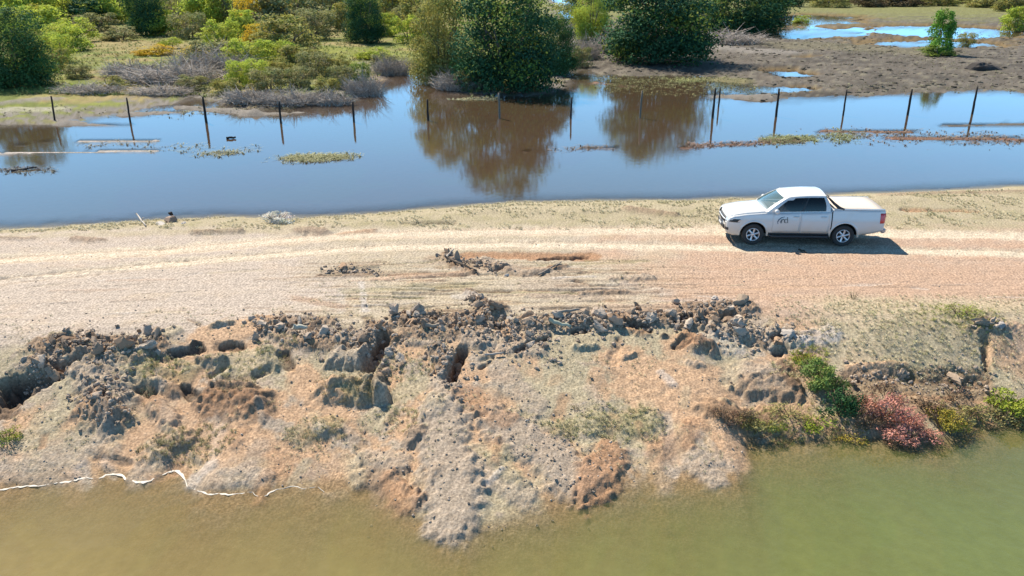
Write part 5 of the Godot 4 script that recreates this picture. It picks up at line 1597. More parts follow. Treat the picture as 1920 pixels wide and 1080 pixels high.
func trees() -> void:
	var leaf := {
		"dark": leaf_mat("dark leaves", Color(.040, .105, .05), .5), "deep": leaf_mat("deep green leaves", Color(.06, .135, .05), .5), "lime": leaf_mat("yellow green leaves", Color(.39, .46, .09), .95),
		"olive": leaf_mat("olive leaves", Color(.30, .29, .10), .8), "sage": leaf_mat("grey green leaves", Color(.27, .27, .13), .75), "gold": leaf_mat("golden leaves", Color(.58, .42, .05), .9),
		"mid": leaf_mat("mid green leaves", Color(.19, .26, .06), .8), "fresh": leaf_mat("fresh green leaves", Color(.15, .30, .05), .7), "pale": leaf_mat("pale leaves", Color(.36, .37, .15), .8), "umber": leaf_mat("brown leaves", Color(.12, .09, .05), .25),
	}
	var bark := mat("bark", Color(.13, .105, .085), .95)
	var kinds := {}
	var n := 0
	for a in [["round", 60, 5200, .055], ["round", 52, 5000, .056], ["broad", 64, 5600, .053], ["broad", 70, 5600, .052], ["open", 46, 4000, .054], ["cone", 60, 4600, .05], ["flat", 44, 3400, .056], ["open", 50, 4200, .053]]:
		n += 1
		if not kinds.has(a[0]): kinds[a[0]] = []
		kinds[a[0]].append(foliage(100 + n, crown_lobes(200 + n, a[0], a[1]), a[2], a[3]))
	var stems := [trunk_mesh(1, 4, .02), trunk_mesh(2, 3, .022), trunk_mesh(3, 1, .035)]
	# the big trees: a crown of their own each
	var big := [
		["broadleaf_tree", -43.33, -71.40, 7.69, 6.99, "deep", "round", 1, "dark green tree at the left edge, its shade lying over the shore", ""],
		["broadleaf_tree", -0.46, -70.72, 9.92, 9.92, "dark", "broad", 2, "largest dark tree, standing in the water and mirrored below", ""],
		["broadleaf_tree", -6.37, -76.59, 6.57, 8.47, "olive", "broad", 3, "olive green tree leaning against the left side of the largest dark tree", ""],
		["broadleaf_tree", 4.43, -83.46, 4.76, 6.24, "deep", "round", 4, "small dark tree on the right side of the largest tree, by the channel", ""],
		["broadleaf_tree", 16.27, -92.75, 13.49, 11.85, "dark", "broad", 5, "second large dark tree, right of the blue channel", ""],
		["broadleaf_tree", 38.49, -140.61, 16.74, 10.83, "dark", "broad", 6, "wide dark tree at the top, behind the grey mud flat", ""],
		["broadleaf_tree", 12.33, -128.86, 6.33, 9.05, "lime", "round", 7, "yellow green tree between the two big dark trees", ""],
		["broadleaf_tree", -56.84, -131.06, 7.36, 9.19, "dark", "round", 8, "narrow dark tree standing in the shrubs of the left meadow", ""],
		["broadleaf_tree", -20.53, -117.07, 6.18, 7.49, "dark", "round", 9, "compact dark tree on the meadow above the inlet", ""],
	]
	for b in big:
		var o := base(b[0], Vector3(b[1], height_at(b[1], b[2]) - .05, b[2]), b[8], "tree", b[9])
		var lobes := crown_lobes(b[7], b[6], 84)
		for k in 34:   # skirts of leaves that hang to the ground
			var a := rng.randf() * TAU
			var q := rng.randf_range(.2, .42)
			lobes.append([Vector3(cos(a) * q, rng.randf_range(.03, .22), sin(a) * q), Vector3(.11, .10, .11)])
		var cr := obj("crown", foliage(b[7] + 5, lobes, 24000, .027), leaf[b[5]], o)
		cr.scale = Vector3(b[3], b[4], b[3])
		if b[5] in ["dark", "deep"]:   # lighter leaves that put sunlit clumps into the crown colour
			var tips := obj("highlight_leaves", foliage(b[7] + 60, crown_lobes(b[7] + 3, b[6], 50), 4200, .026), leaf["mid"], o)
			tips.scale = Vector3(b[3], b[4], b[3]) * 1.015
		var tr := obj("trunk", stems[b[7] % 2], bark, o)
		tr.scale = Vector3(b[3] * .8, b[4], b[3] * .8)
	# shrubs and small trees of the meadow and the mud flat
	var shrubs := [
		["shrub", -88.20, -154.64, 11.05, 9.21, "round", "lime", "yellow green shrub behind the dark tree at the left edge", "green shrubs scattered over the flooded meadow"],
		["shrub", -84.94, -157.78, 8.76, 6.89, "open", "lime", "loose yellow green shrub right of the dark left tree, at the back", "green shrubs scattered over the flooded meadow"],
		["shrub", -79.63, -157.78, 7.51, 5.01, "round", "dark", "small dark shrub left of the narrow dark tree, over a band of shade", "green shrubs scattered over the flooded meadow"],
		["shrub", -77.70, -164.45, 14.34, 8.60, "broad", "lime", "wide yellow green shrub touching the narrow dark tree on its left", "green shrubs scattered over the flooded meadow"],
		["shrub", -62.60, -157.78, 8.26, 5.76, "open", "sage", "grey green shrub just right of the narrow dark tree", "green shrubs scattered over the flooded meadow"],
		["shrub", -53.70, -148.71, 9.93, 9.45, "round", "lime", "tall yellow green shrub in the middle of the left meadow, at the back", "green shrubs scattered over the flooded meadow"],
		["shrub", -50.01, -150.15, 6.68, 5.96, "open", "sage", "grey green shrub left of the golden shrubs", "green shrubs scattered over the flooded meadow"],
		["shrub", -82.99, -213.86, 13.49, 8.43, "broad", "lime", "yellow green shrub at the back, above the grey green one", "green shrubs scattered over the flooded meadow"],
		["shrub", -123.55, -208.20, 13.14, 6.57, "broad", "mid", "mid green shrub at the top left corner", "green shrubs scattered over the flooded meadow"],
		["shrub", -118.33, -226.14, 17.82, 6.42, "broad", "lime", "yellow green shrub at the top, left of the narrow dark tree", "green shrubs scattered over the flooded meadow"],
		["shrub", -42.79, -140.61, 6.27, 6.27, "open", "gold", "upper golden orange shrub on the left meadow", "green shrubs scattered over the flooded meadow"],
		["shrub", -32.03, -105.71, 5.26, 3.56, "round", "gold", "lower golden yellow shrub on the left meadow", "green shrubs scattered over the flooded meadow"],
		["shrub", -36.88, -140.61, 13.43, 8.95, "broad", "sage", "wide grey green shrub right of the golden ones", "green shrubs scattered over the flooded meadow"],
		["shrub", -27.40, -101.47, 9.38, 5.06, "broad", "olive", "olive shrub in front of the wide grey green one", "green shrubs scattered over the flooded meadow"],
		["shrub", -37.53, -171.69, 9.52, 6.80, "round", "sage", "grey green shrub at the back, left of the compact dark tree", "green shrubs scattered over the flooded meadow"],
		["shrub", -26.78, -84.40, 5.47, 3.42, "open", "lime", "bright yellow green shrub above the grey twigs", "green shrubs scattered over the flooded meadow"],
		["shrub", -23.96, -71.75, 2.53, 2.43, "open", "lime", "small bright yellow green shrub among the grey twigs", "green shrubs scattered over the flooded meadow"],
		["young_tree", -43.89, -107.20, 3.27, 1.20, "flat", "lime", "slender young tree with a flat yellow green crown", ""],
		["shrub", -42.61, -98.82, 4.93, 1.43, "flat", "gold", "low golden bush in front of the slender young tree", "green shrubs scattered over the flooded meadow"],
		["shrub", -36.80, -97.55, 3.93, 1.41, "flat", "gold", "low golden bush right of the slender young tree", "green shrubs scattered over the flooded meadow"],
		["shrub", -49.56, -90.52, 4.38, 3.36, "open", "lime", "yellow green shrub right of the dark left tree, near the shore", "green shrubs scattered over the flooded meadow"],
		["shrub", -45.47, -80.75, 4.58, 2.62, "open", "olive", "olive shrub in the shade of the dark left tree", "green shrubs scattered over the flooded meadow"],
		["shrub", -22.42, -164.45, 10.43, 7.56, "round", "olive", "olive shrub at the back, right of the compact dark tree", "green shrubs scattered over the flooded meadow"],
		["shrub", -14.26, -135.67, 8.64, 8.64, "round", "olive", "tall olive shrub left of the olive tree by the water", "green shrubs scattered over the flooded meadow"],
		["shrub", -18.91, -148.71, 5.20, 4.02, "open", "sage", "small grey green shrub over a dark hollow, behind the meadow lawn", "green shrubs scattered over the flooded meadow"],
		["shrub", -41.40, -208.20, 11.50, 7.23, "broad", "mid", "mid green shrub at the top, above the compact dark tree", "green shrubs scattered over the flooded meadow"],
		["shrub", -55.01, -232.81, 14.67, 7.34, "broad", "olive", "olive shrub at the top, above the tan grass", "green shrubs scattered over the flooded meadow"],
		["shrub", -64.87, -226.14, 12.47, 7.13, "broad", "lime", "yellow green shrub at the top, above the golden ones", "green shrubs scattered over the flooded meadow"],
		["shrub", -70.44, -219.83, 12.13, 6.93, "broad", "sage", "grey green shrub at the top, left of the golden ones", "green shrubs scattered over the flooded meadow"],
		["shrub", -99.08, -226.14, 10.69, 6.06, "broad", "mid", "mid green shrub at the top, behind the narrow dark tree", "green shrubs scattered over the flooded meadow"],
		["shrub", -18.37, -70.72, 3.23, 2.03, "open", "sage", "grey green shrub on the scrub point, above the fourth post", "green shrubs scattered over the flooded meadow"],
		["shrub", -15.36, -67.46, 2.65, 1.68, "open", "olive", "olive shrub at the right end of the scrub point", "green shrubs scattered over the flooded meadow"],
		["shrub", -20.58, -69.38, 3.45, 1.99, "open", "sage", "grey green shrub in the middle of the scrub point", "green shrubs scattered over the flooded meadow"],
		["shrub", -23.62, -67.46, 2.65, 1.50, "open", "olive", "low olive shrub near the mud spit", "green shrubs scattered over the flooded meadow"],
		["shrub", -34.40, -70.04, 3.02, 1.28, "flat", "olive", "low olive bush on the shore above the second post", "green shrubs scattered over the flooded meadow"],
		["shrub", -37.20, -68.73, 1.62, 0.72, "flat", "lime", "small yellow green bush at the edge of the left shade", "green shrubs scattered over the flooded meadow"],
		["shrub", -13.61, -73.54, 2.20, 2.20, "open", "mid", "mid green shrub at the tip of the scrub point", "green shrubs scattered over the flooded meadow"],
		["shrub", -13.15, -85.37, 3.45, 2.07, "open", "sage", "grey scrub bush on the left side of the inlet", "green shrubs scattered over the flooded meadow"],
		["shrub", -37.07, -226.14, 12.47, 7.13, "broad", "mid", "mid green shrub at the top, right of the compact dark tree", "green shrubs scattered over the flooded meadow"],
		["shrub", -27.95, -239.89, 15.11, 6.80, "broad", "sage", "grey green shrub at the top, left of the largest tree", "green shrubs scattered over the flooded meadow"],
		["shrub", -23.88, -96.30, 3.57, 1.55, "flat", "umber", "dark low bush in the shade of the olive shrub", "green shrubs scattered over the flooded meadow"],
		["shrub", -40.34, -76.59, 2.49, 1.39, "open", "sage", "grey scrub bush beside the shade of the left tree", "green shrubs scattered over the flooded meadow"],
		["shrub", -4.15, -70.72, 2.31, 1.75, "open", "sage", "grey bush in the water at the foot of the olive tree", "green shrubs scattered over the flooded meadow"],
		["shrub", 7.51, -89.44, 2.54, 2.54, "open", "sage", "grey bush on the bank of the blue channel", "green shrubs scattered over the flooded meadow"],
		["shrub", 12.78, -96.30, 2.46, 1.64, "open", "pale", "small pale bush at the foot of the second large tree", "green shrubs scattered over the flooded meadow"],
		["shrub", 13.08, -110.31, 3.89, 3.11, "open", "umber", "brown leafless bush left of the second large tree", "green shrubs scattered over the flooded meadow"],
		["shrub", 50.68, -98.82, 3.78, 5.46, "round", "fresh", "upright bright green bush standing alone on the mud flat", "green shrubs scattered over the flooded meadow"],
		["shrub", 50.05, -97.55, 4.56, 1.52, "flat", "mid", "low green skirt of bushes round the upright bush", "green shrubs scattered over the flooded meadow"],
		["shrub", 87.70, -145.91, 6.12, 4.49, "round", "lime", "yellow green shrub at the right edge beyond the mud flat", "green shrubs scattered over the flooded meadow"],
		["shrub", 113.70, -247.40, 15.42, 5.14, "broad", "umber", "dark brown shrub at the top, above the mud flat", "green shrubs scattered over the flooded meadow"],
		["shrub", 89.90, -239.89, 11.63, 3.66, "broad", "olive", "olive shrub at the top, right of the far puddle", "green shrubs scattered over the flooded meadow"],
		["shrub", 102.77, -243.59, 11.81, 4.39, "broad", "umber", "brown shrub at the top, in the middle of the far edge", "green shrubs scattered over the flooded meadow"],
		["shrub", 126.55, -251.33, 12.18, 3.83, "broad", "olive", "olive shrub at the top, behind the upright bush", "green shrubs scattered over the flooded meadow"],
		["shrub", 134.47, -239.89, 13.30, 4.32, "broad", "olive", "olive shrub at the top right", "green shrubs scattered over the flooded meadow"],
		["shrub", 149.21, -247.40, 8.57, 6.17, "round", "dark", "dark shrub in the top right corner", "green shrubs scattered over the flooded meadow"],
		["shrub", 59.29, -171.69, 4.31, 1.91, "flat", "lime", "small yellow green bush in the far left puddle", "green shrubs scattered over the flooded meadow"],
		["shrub", 62.89, -115.30, 2.92, 2.11, "open", "olive", "low olive bush right of the upright bush", "green shrubs scattered over the flooded meadow"],
		["shrub", 79.43, -247.40, 11.99, 6.85, "broad", "dark", "dark shrub at the top, right of the wide dark tree", "green shrubs scattered over the flooded meadow"],
		["shrub", -157.04, -272.99, 23.60, 9.87, "broad", "lime", "pale green shrub at the very top left", "green shrubs scattered over the flooded meadow"],
		["shrub", -134.73, -272.99, 21.45, 9.44, "round", "lime", "yellow green shrub at the top, second from the left corner", "green shrubs scattered over the flooded meadow"],
		["shrub", -119.51, -263.90, 16.60, 8.30, "broad", "sage", "grey green shrub at the top, just left of the narrow dark tree", "green shrubs scattered over the flooded meadow"],
		["shrub", -109.84, -272.99, 19.31, 9.44, "round", "lime", "yellow green shrub at the top, just right of the narrow dark tree", "green shrubs scattered over the flooded meadow"],
		["shrub", -96.11, -272.99, 21.45, 9.44, "broad", "mid", "mid green shrub at the top, above the tall yellow green one", "green shrubs scattered over the flooded meadow"],
		["shrub", -71.23, -272.99, 23.60, 9.87, "round", "olive", "olive shrub at the top, above the wide grey green one", "green shrubs scattered over the flooded meadow"],
		["shrub", -60.41, -282.72, 19.99, 9.77, "broad", "lime", "yellow green shrub at the top, left of the compact dark tree", "green shrubs scattered over the flooded meadow"],
		["shrub", -39.97, -282.72, 22.21, 9.77, "round", "lime", "yellow green shrub at the top, between the compact dark tree and the largest tree", "green shrubs scattered over the flooded meadow"],
		["shrub", 15.62, -197.72, 12.37, 8.25, "round", "pale", "pale yellow shrub at the top of the blue channel", "green shrubs scattered over the flooded meadow"],
		["shrub", 25.66, -226.14, 12.55, 9.41, "round", "lime", "yellow green shrub at the top, left of the second large tree", "green shrubs scattered over the flooded meadow"],
		["shrub", -68.83, -122.69, 8.82, 5.10, "round", "lime", "yellow green shrub behind the crown of the dark left tree", "green shrubs scattered over the flooded meadow"],
		["shrub", -69.82, -140.61, 7.83, 3.36, "open", "sage", "grey green shrub over the long band of shade on the left", "green shrubs scattered over the flooded meadow"],
		["shrub", -24.85, -87.36, 4.24, 2.82, "open", "lime", "bright yellow green shrub left of the shaded hollow", "green shrubs scattered over the flooded meadow"],
		["shrub", -37.40, -107.96, 5.19, 3.98, "open", "lime", "yellow green shrub left of the lower golden one", "green shrubs scattered over the flooded meadow"],
		["shrub", -29.01, -122.69, 6.86, 4.70, "open", "sage", "grey green shrub at the right end of the wide grey green one", "green shrubs scattered over the flooded meadow"],
		["shrub", -16.13, -96.30, 4.65, 1.55, "flat", "lime", "low bright bush on the meadow lawn", "green shrubs scattered over the flooded meadow"],
		["shrub", 111.93, -282.72, 21.50, 6.64, "broad", "olive", "broad olive shrub at the very top, above the mud flat", "green shrubs scattered over the flooded meadow"],
		["shrub", 137.44, -287.85, 21.88, 6.76, "broad", "umber", "broad brown shrub at the very top, right of the middle", "green shrubs scattered over the flooded meadow"],
		["shrub", 144.17, -272.99, 16.99, 6.42, "broad", "olive", "olive shrub at the very top, right of the upright bush", "green shrubs scattered over the flooded meadow"],
		["shrub", 125.50, -213.86, 8.91, 4.45, "round", "olive", "olive shrub at the far right, behind the yellow green one", "green shrubs scattered over the flooded meadow"],
		["shrub", 59.97, -197.72, 12.37, 6.32, "round", "dark", "dark shrub at the right end of the wide dark tree", "green shrubs scattered over the flooded meadow"],
		["shrub", 101.27, -282.72, 15.63, 5.86, "broad", "olive", "olive shrub at the very top, above the far left puddle", "green shrubs scattered over the flooded meadow"],
		["shrub", -79.05, -133.32, 7.44, 4.89, "broad", "lime", "yellow green shrub between the top corner and the dark left tree", "green shrubs scattered over the flooded meadow"],
		["shrub", -62.35, -118.89, 7.60, 3.80, "flat", "lime", "low bright shrub over the band of shade", "green shrubs scattered over the flooded meadow"],
		["shrub", -56.36, -120.76, 5.79, 2.32, "flat", "sage", "low grey shrub left of the foot of the narrow dark tree", "green shrubs scattered over the flooded meadow"],
		["shrub", -54.75, -131.06, 7.31, 4.18, "round", "lime", "bright shrub touching the right foot of the narrow dark tree", "green shrubs scattered over the flooded meadow"],
		["shrub", -47.78, -124.68, 5.97, 3.98, "open", "sage", "grey green shrub below the tall yellow green one", "green shrubs scattered over the flooded meadow"],
		["shrub", -38.40, -118.89, 5.70, 4.75, "round", "lime", "yellow green shrub between the two golden shrubs", "green shrubs scattered over the flooded meadow"],
		["shrub", -40.73, -140.61, 7.83, 6.71, "round", "olive", "olive shrub between the upper golden shrub and the wide grey green one", "green shrubs scattered over the flooded meadow"],
		["shrub", -27.75, -140.61, 6.71, 4.92, "round", "olive", "olive shrub left of the compact dark tree", "green shrubs scattered over the flooded meadow"],
		["shrub", -19.32, -128.86, 5.14, 3.70, "round", "lime", "yellow green shrub at the right foot of the compact dark tree", "green shrubs scattered over the flooded meadow"],
		["shrub", -14.23, -117.07, 5.62, 4.12, "open", "lime", "yellow green shrub at the right end of the meadow lawn", "green shrubs scattered over the flooded meadow"],
		["shrub", -53.85, -92.75, 4.49, 3.44, "open", "olive", "olive shrub at the right foot of the dark left tree", "green shrubs scattered over the flooded meadow"],
		["shrub", -32.73, -90.52, 6.57, 2.63, "open", "sage", "grey shrub behind the wide grey thicket", "green shrubs scattered over the flooded meadow"],
		["shrub", -18.99, -79.03, 3.85, 2.57, "open", "sage", "grey green shrub behind the scrub point", "green shrubs scattered over the flooded meadow"],
		["shrub", -22.13, -77.39, 3.52, 2.01, "open", "olive", "olive shrub behind the dark twigs of the scrub point", "green shrubs scattered over the flooded meadow"],
		["shrub", -14.98, -71.75, 2.62, 2.06, "open", "sage", "grey green shrub behind the fifth post", "green shrubs scattered over the flooded meadow"],
		["shrub", -27.45, -70.04, 2.74, 1.37, "open", "sage", "grey scrub bush right behind the third post", "green shrubs scattered over the flooded meadow"],
		["shrub", -99.58, -167.99, 9.32, 5.86, "round", "mid", "mid green shrub above the dark left tree", "green shrubs scattered over the flooded meadow"],
		["shrub", -103.57, -188.22, 11.90, 7.44, "broad", "lime", "yellow green shrub at the back, third from the left corner", "green shrubs scattered over the flooded meadow"],
		["shrub", -96.82, -197.72, 12.49, 7.18, "round", "lime", "yellow green shrub at the back, left of the narrow dark tree", "green shrubs scattered over the flooded meadow"],
		["shrub", -70.83, -188.22, 11.90, 7.44, "round", "lime", "yellow green shrub at the back, behind the tall one", "green shrubs scattered over the flooded meadow"],
		["shrub", -60.60, -175.55, 8.34, 6.95, "broad", "lime", "yellow green shrub at the back, right of the tall one", "green shrubs scattered over the flooded meadow"],
		["shrub", -50.01, -183.80, 13.08, 7.27, "broad", "mid", "mid green shrub at the back, behind the wide grey green one", "green shrubs scattered over the flooded meadow"],
		["shrub", -36.86, -197.72, 10.93, 6.87, "broad", "lime", "yellow green shrub just behind the compact dark tree", "green shrubs scattered over the flooded meadow"],
		["shrub", -24.99, -197.72, 14.06, 7.81, "round", "lime", "yellow green shrub at the back, left of the largest tree", "green shrubs scattered over the flooded meadow"],
		["shrub", -56.25, -104.26, 6.70, 3.68, "broad", "lime", "yellow green shrub over the right shoulder of the dark left tree", "green shrubs scattered over the flooded meadow"],
		["shrub", -22.10, -85.37, 5.52, 2.76, "broad", "olive", "olive shrub in the middle of the scrub point, at the back", "green shrubs scattered over the flooded meadow"],
		["shrub", -23.22, -74.28, 3.39, 2.23, "open", "lime", "yellow green shrub rising from the scrub point", "green shrubs scattered over the flooded meadow"],
		["shrub", -17.47, -81.63, 3.31, 1.98, "open", "olive", "olive shrub at the upper edge of the scrub point", "green shrubs scattered over the flooded meadow"],
	]
	var protos := {}
	n = 0
	for s in shrubs:
		n += 1
		var pick: Array = kinds[s[5]]
		var o := Node3D.new()
		o.name = numbered(s[0])
		o.position = Vector3(s[1], height_at(s[1], s[2]) - .05, s[2])
		add_child(o)
		tag(o, s[7], "tree" if s[0].ends_with("tree") else "shrub", s[8])
		var cr := obj("crown", pick[n % pick.size()], leaf[s[6]], o)
		cr.scale = Vector3(s[3], s[4], s[3] * rng.randf_range(.8, 1.0))
		cr.rotation.y = rng.randf() * TAU
		if s[0] == "young_tree": cr.position.y = s[4] * .35
		var tr := obj("trunk", stems[2 if s[0] == "young_tree" else n % 2], bark, o)
		tr.scale = Vector3(s[3] * .9, s[4], s[3] * .9)
	# thickets of dead grey twigs
	var twig := vmat("dead twigs", .95)
	var brush := []
	for k in 3:
		var g := RandomNumberGenerator.new()
		g.seed = 900 + k
		var st := SurfaceTool.new()
		st.begin(Mesh.PRIMITIVE_TRIANGLES)
		st.set_smooth_group(-1)
		for q in 420:
			var p := Vector3(g.randf_range(-.5, .5), 0, g.randf_range(-.5, .5))
			if p.length() > .5: continue
			var v := g.randf_range(.6, 1.3)
			st.set_color(Color(.34 * v, .30 * v, .265 * v))
			var l := g.randf_range(.25, 1.0) * (1.1 - p.length())
			var d := Vector3(g.randfn() * .55, 1.0, g.randfn() * .55).normalized() * l
			var e := p + d * .55 + Vector3(g.randfn(), g.randfn() * .4, g.randfn()) * .05
			tube(st, [p, e, p + d + Vector3(g.randfn(), -.5, g.randfn()) * .09], [.009, .006, .002], 3)
			for w in 3:
				tube(st, [e, e + Vector3(g.randfn() * .12, g.randf() * .14, g.randfn() * .12)], [.004, .0015], 3)
		brush.append(done(st))
	var heaps := [
		[-30.47, -74.28, 7.98, 2.95, "wide grey thicket of dead twigs in the middle of the left shore"],
		[-35.46, -77.39, 5.53, 2.63, "grey dead twigs left of the wide thicket"],
		[-29.64, -81.63, 6.55, 3.84, "grey dead twigs below the yellow green shrub"],
		[-17.12, -62.81, 4.08, 1.91, "dark dead twigs at the water's edge by the fourth post"],
		[-20.38, -63.36, 4.12, 1.93, "dead twigs right of the mud spit"],
		[-14.35, -63.36, 3.66, 1.81, "dead twigs on the scrub point near the inlet mouth"],
		[-12.38, -68.09, 3.23, 2.97, "tangled dead twigs at the tip of the scrub point"],
		[-12.04, -82.54, 3.38, 3.30, "grey dead twigs on the left side of the inlet"],
		[-34.87, -67.46, 4.37, 1.41, "low dead twigs between the first and second posts"],
		[8.48, -97.55, 3.80, 4.01, "grey dead twigs by the blue channel"],
		[-4.66, -71.40, 4.10, 2.70, "dead twigs under the olive tree"],
		[29.53, -115.30, 8.93, 3.06, "dead twigs on the mud below the wide dark tree"],
		[-29.13, -67.46, 4.37, 1.28, "low dead twigs just behind the flood shore, right of the second post"],
		[12.72, -104.26, 4.86, 4.27, "brown dead twigs left of the second large tree"],
	]
	n = 0
	for s in heaps:
		n += 1
		var o := obj("dead_brush", brush[n % 3], twig)
		o.position = Vector3(s[0], height_at(s[0], s[1]) - .03, s[1])
		o.scale = Vector3(s[2], s[3], s[2] * .7)
		o.rotation.y = rng.randf_range(-.3, .3)
		tag(o, s[4], "dead brush", "thickets of dead grey twigs along the flooded shore")


# ---------------------------------------------------------------- plants on the bank
func bank_plants() -> void:
	var leaf := {
		"green": leaf_mat("bush leaves", Color(.19, .26, .075), .5), "deep": leaf_mat("dark bush leaves", Color(.035, .09, .035), .3), "red": leaf_mat("red leaves", Color(.50, .235, .185), .5), "gold": leaf_mat("yellowing leaves", Color(.34, .27, .05), .4),
		"lime": leaf_mat("lime leaves", Color(.24, .29, .04), .45), "olive": leaf_mat("dry olive leaves", Color(.27, .25, .10), .3), "grey": leaf_mat("blue green leaves", Color(.10, .15, .11), .3), "brown": leaf_mat("brown stalks", Color(.17, .11, .07), .2), "pale": leaf_mat("bleached stalks", Color(.68, .65, .60), .5),
	}
	var stalk := mat("stalks", Color(.15, .10, .06), .95)
	var list := [
		["bush", 7.91, -18.53, 1.15, 0.70, "green", 1500, 0.072, "bush", "light green top of the bush that trails down the right bank"],
		["bush", 8.09, -17.96, 1.19, 0.90, "green", 1800, 0.072, "bush", "bright green middle of the bush that trails down the right bank"],
		["bush", 8.14, -17.22, 1.38, 0.93, "deep", 2000, 0.0648, "bush", "dark green foot of the trailing bush, beside the red plant"],
		["red_weed", 9.12, -16.99, 1.47, 0.82, "red", 1700, 0.0648, "weed", "large red weed on the right bank, right of the dark bush"],
		["red_weed", 9.42, -16.45, 1.43, 0.60, "red", 1400, 0.0648, "weed", "lower red weed at the water's edge"],
		["red_weed", 9.75, -16.80, 0.97, 0.54, "red", 800, 0.0648, "weed", "red weed beside the yellowing weed"],
		["yellow_weed", 10.47, -16.82, 1.30, 0.80, "gold", 1300, 0.0648, "weed", "yellowing weed right of the red ones"],
		["yellow_weed", 11.00, -17.03, 0.98, 0.58, "olive", 800, 0.0648, "weed", "olive weed at the tip of the right bank"],
		["grass_clump", 12.45, -17.52, 1.51, 0.82, "lime", 1600, 0.07919999999999999, "grass clump", "bright yellow green clump at the right edge by the water"],
		["grass_clump", 12.12, -17.33, 1.00, 0.58, "olive", 800, 0.072, "grass clump", "olive clump in front of the bright one at the right edge"],
		["grass_clump", 5.92, -16.67, 1.13, 0.62, "olive", 1100, 0.072, "grass clump", "olive yellow clump at the inner corner of the shore"],
		["grass_clump", 5.47, -16.75, 1.13, 0.51, "brown", 900, 0.0648, "grass clump", "brown reddish weeds left of the olive yellow clump"],
		["grass_clump", 6.30, -16.64, 0.80, 0.42, "lime", 600, 0.0648, "grass clump", "small yellow green clump by the water, right of the olive one"],
		["grass_clump", -11.60, -15.83, 0.92, 0.46, "lime", 900, 0.0648, "grass clump", "yellow green clump at the left edge of the bank"],
		["weed", -9.01, -17.50, 0.66, 0.38, "grey", 500, 0.0504, "weed", "blue green weed beside the small hollow on the left slope"],
		["weed", -9.08, -18.19, 0.44, 0.24, "green", 300, 0.043199999999999995, "weed", "small bright green sprout on the left slope"],
		["weed", -5.16, -18.86, 0.45, 0.34, "grey", 260, 0.043199999999999995, "weed", "grey green sprout below the pale log in the left rubble"],
		["dry_bush", -9.11, -29.82, 1.66, 0.68, "pale", 2200, 0.0576, "dry bush", "bleached dome of dry twigs at the flood's edge"],
		["weed", 1.54, -16.84, 0.48, 0.25, "olive", 260, 0.043199999999999995, "weed", "olive sprig on the grey fan of soil"],
		["weed", 10.03, -21.75, 0.59, 0.41, "olive", 260, 0.043199999999999995, "weed", "thin olive weed on the reddish crest, right of the centre"],
		["weed", 9.96, -19.26, 0.28, 0.22, "green", 160, 0.036, "weed", "single green sprig on the dry right shoulder"],
		["weed", 9.21, -16.23, 0.95, 0.47, "brown", 700, 0.0576, "weed", "dark brown stalks under the lower red weed"],
		["weed", 8.60, -16.78, 0.97, 0.57, "brown", 700, 0.0576, "weed", "dark stalks between the dark bush and the red weed"],
		["weed", 7.73, -16.66, 0.80, 0.34, "olive", 400, 0.0504, "weed", "low olive weed on the shore left of the dark stalks"],
		["weed", 6.81, -17.07, 1.47, 0.43, "olive", 600, 0.0576, "weed", "low olive weeds on the shore below the trailing bush"],
		["weed", 12.54, -20.57, 1.31, 0.43, "lime", 500, 0.0576, "weed", "pale yellow green weeds on the right crest"],
		["red_weed", 8.89, -17.34, 0.99, 0.55, "red", 500, 0.08, "weed", "small upper red weed beside the dark bush"],
		["red_weed", 9.99, -16.41, 0.95, 0.41, "red", 500, 0.08, "weed", "thin red weed at the water's edge under the yellowing weed"],
		["weed", 10.34, -17.39, 1.16, 0.58, "brown", 450, 0.08, "weed", "brown stalks above the yellowing weed"],
		["weed", 11.55, -17.34, 1.16, 0.58, "olive", 500, 0.08, "weed", "olive weed on the tip of the right bank beside the water"],
		["weed", 4.99, -16.70, 0.80, 0.37, "brown", 400, 0.08, "weed", "reddish brown weed on the slope above the shore corner"],
		["weed", 7.27, -16.84, 1.30, 0.43, "lime", 450, 0.08, "weed", "yellow green low weed on the shore, middle of the right bank"],
		["weed", 8.16, -16.43, 0.96, 0.36, "gold", 350, 0.08, "weed", "yellow weed at the waterline left of the red weeds"],
		["weed", 7.71, -19.02, 1.06, 0.47, "lime", 450, 0.08, "weed", "yellow green tips above the trailing bush"],
		["weed", 11.25, -17.91, 1.19, 0.45, "brown", 350, 0.07, "weed", "dry brown stalks below the eroded right face"],
		["weed", 9.44, -17.85, 1.18, 0.39, "brown", 350, 0.07, "weed", "dry brown stalks at the left of the eroded face"],
		["grass_clump", 12.59, -17.15, 0.82, 0.52, "olive", 500, 0.09, "grass clump", "olive clump at the water in the right corner"],
	]
	var n := 0
	for p in list:
		n += 1
		var o := base(p[0], Vector3(p[1], height_at(p[1], p[2]) - .03, p[2]), p[9], p[8])
		var g := RandomNumberGenerator.new()
		g.seed = 300 + n
		var lobes := []
		for k in 14:
			var a := g.randf() * TAU
			var r := sqrt(g.randf()) * .36
			lobes.append([Vector3(cos(a) * r, g.randf_range(.12, .72 - r * .7), sin(a) * r), Vector3(.15, .16, .15) * g.randf_range(.7, 1.2)])
		var cr := obj("leaves", foliage(400 + n, lobes, p[6], p[7], .55, .34), leaf[p[5]], o)
		cr.scale = Vector3(p[3], p[4], p[3] * .8)
		var st := st_new()
		for k in 9:
			var a := TAU * k / 9.0
			tube(st, [Vector3(cos(a) * .05, -.05, sin(a) * .05), Vector3(cos(a) * .14, .3, sin(a) * .14), Vector3(cos(a) * .27, .66, sin(a) * .27)], [.014, .01, .004], 4)
		var tr := obj("stem", done(st), stalk, o)
		tr.scale = Vector3(p[3], p[4], p[3] * .8)


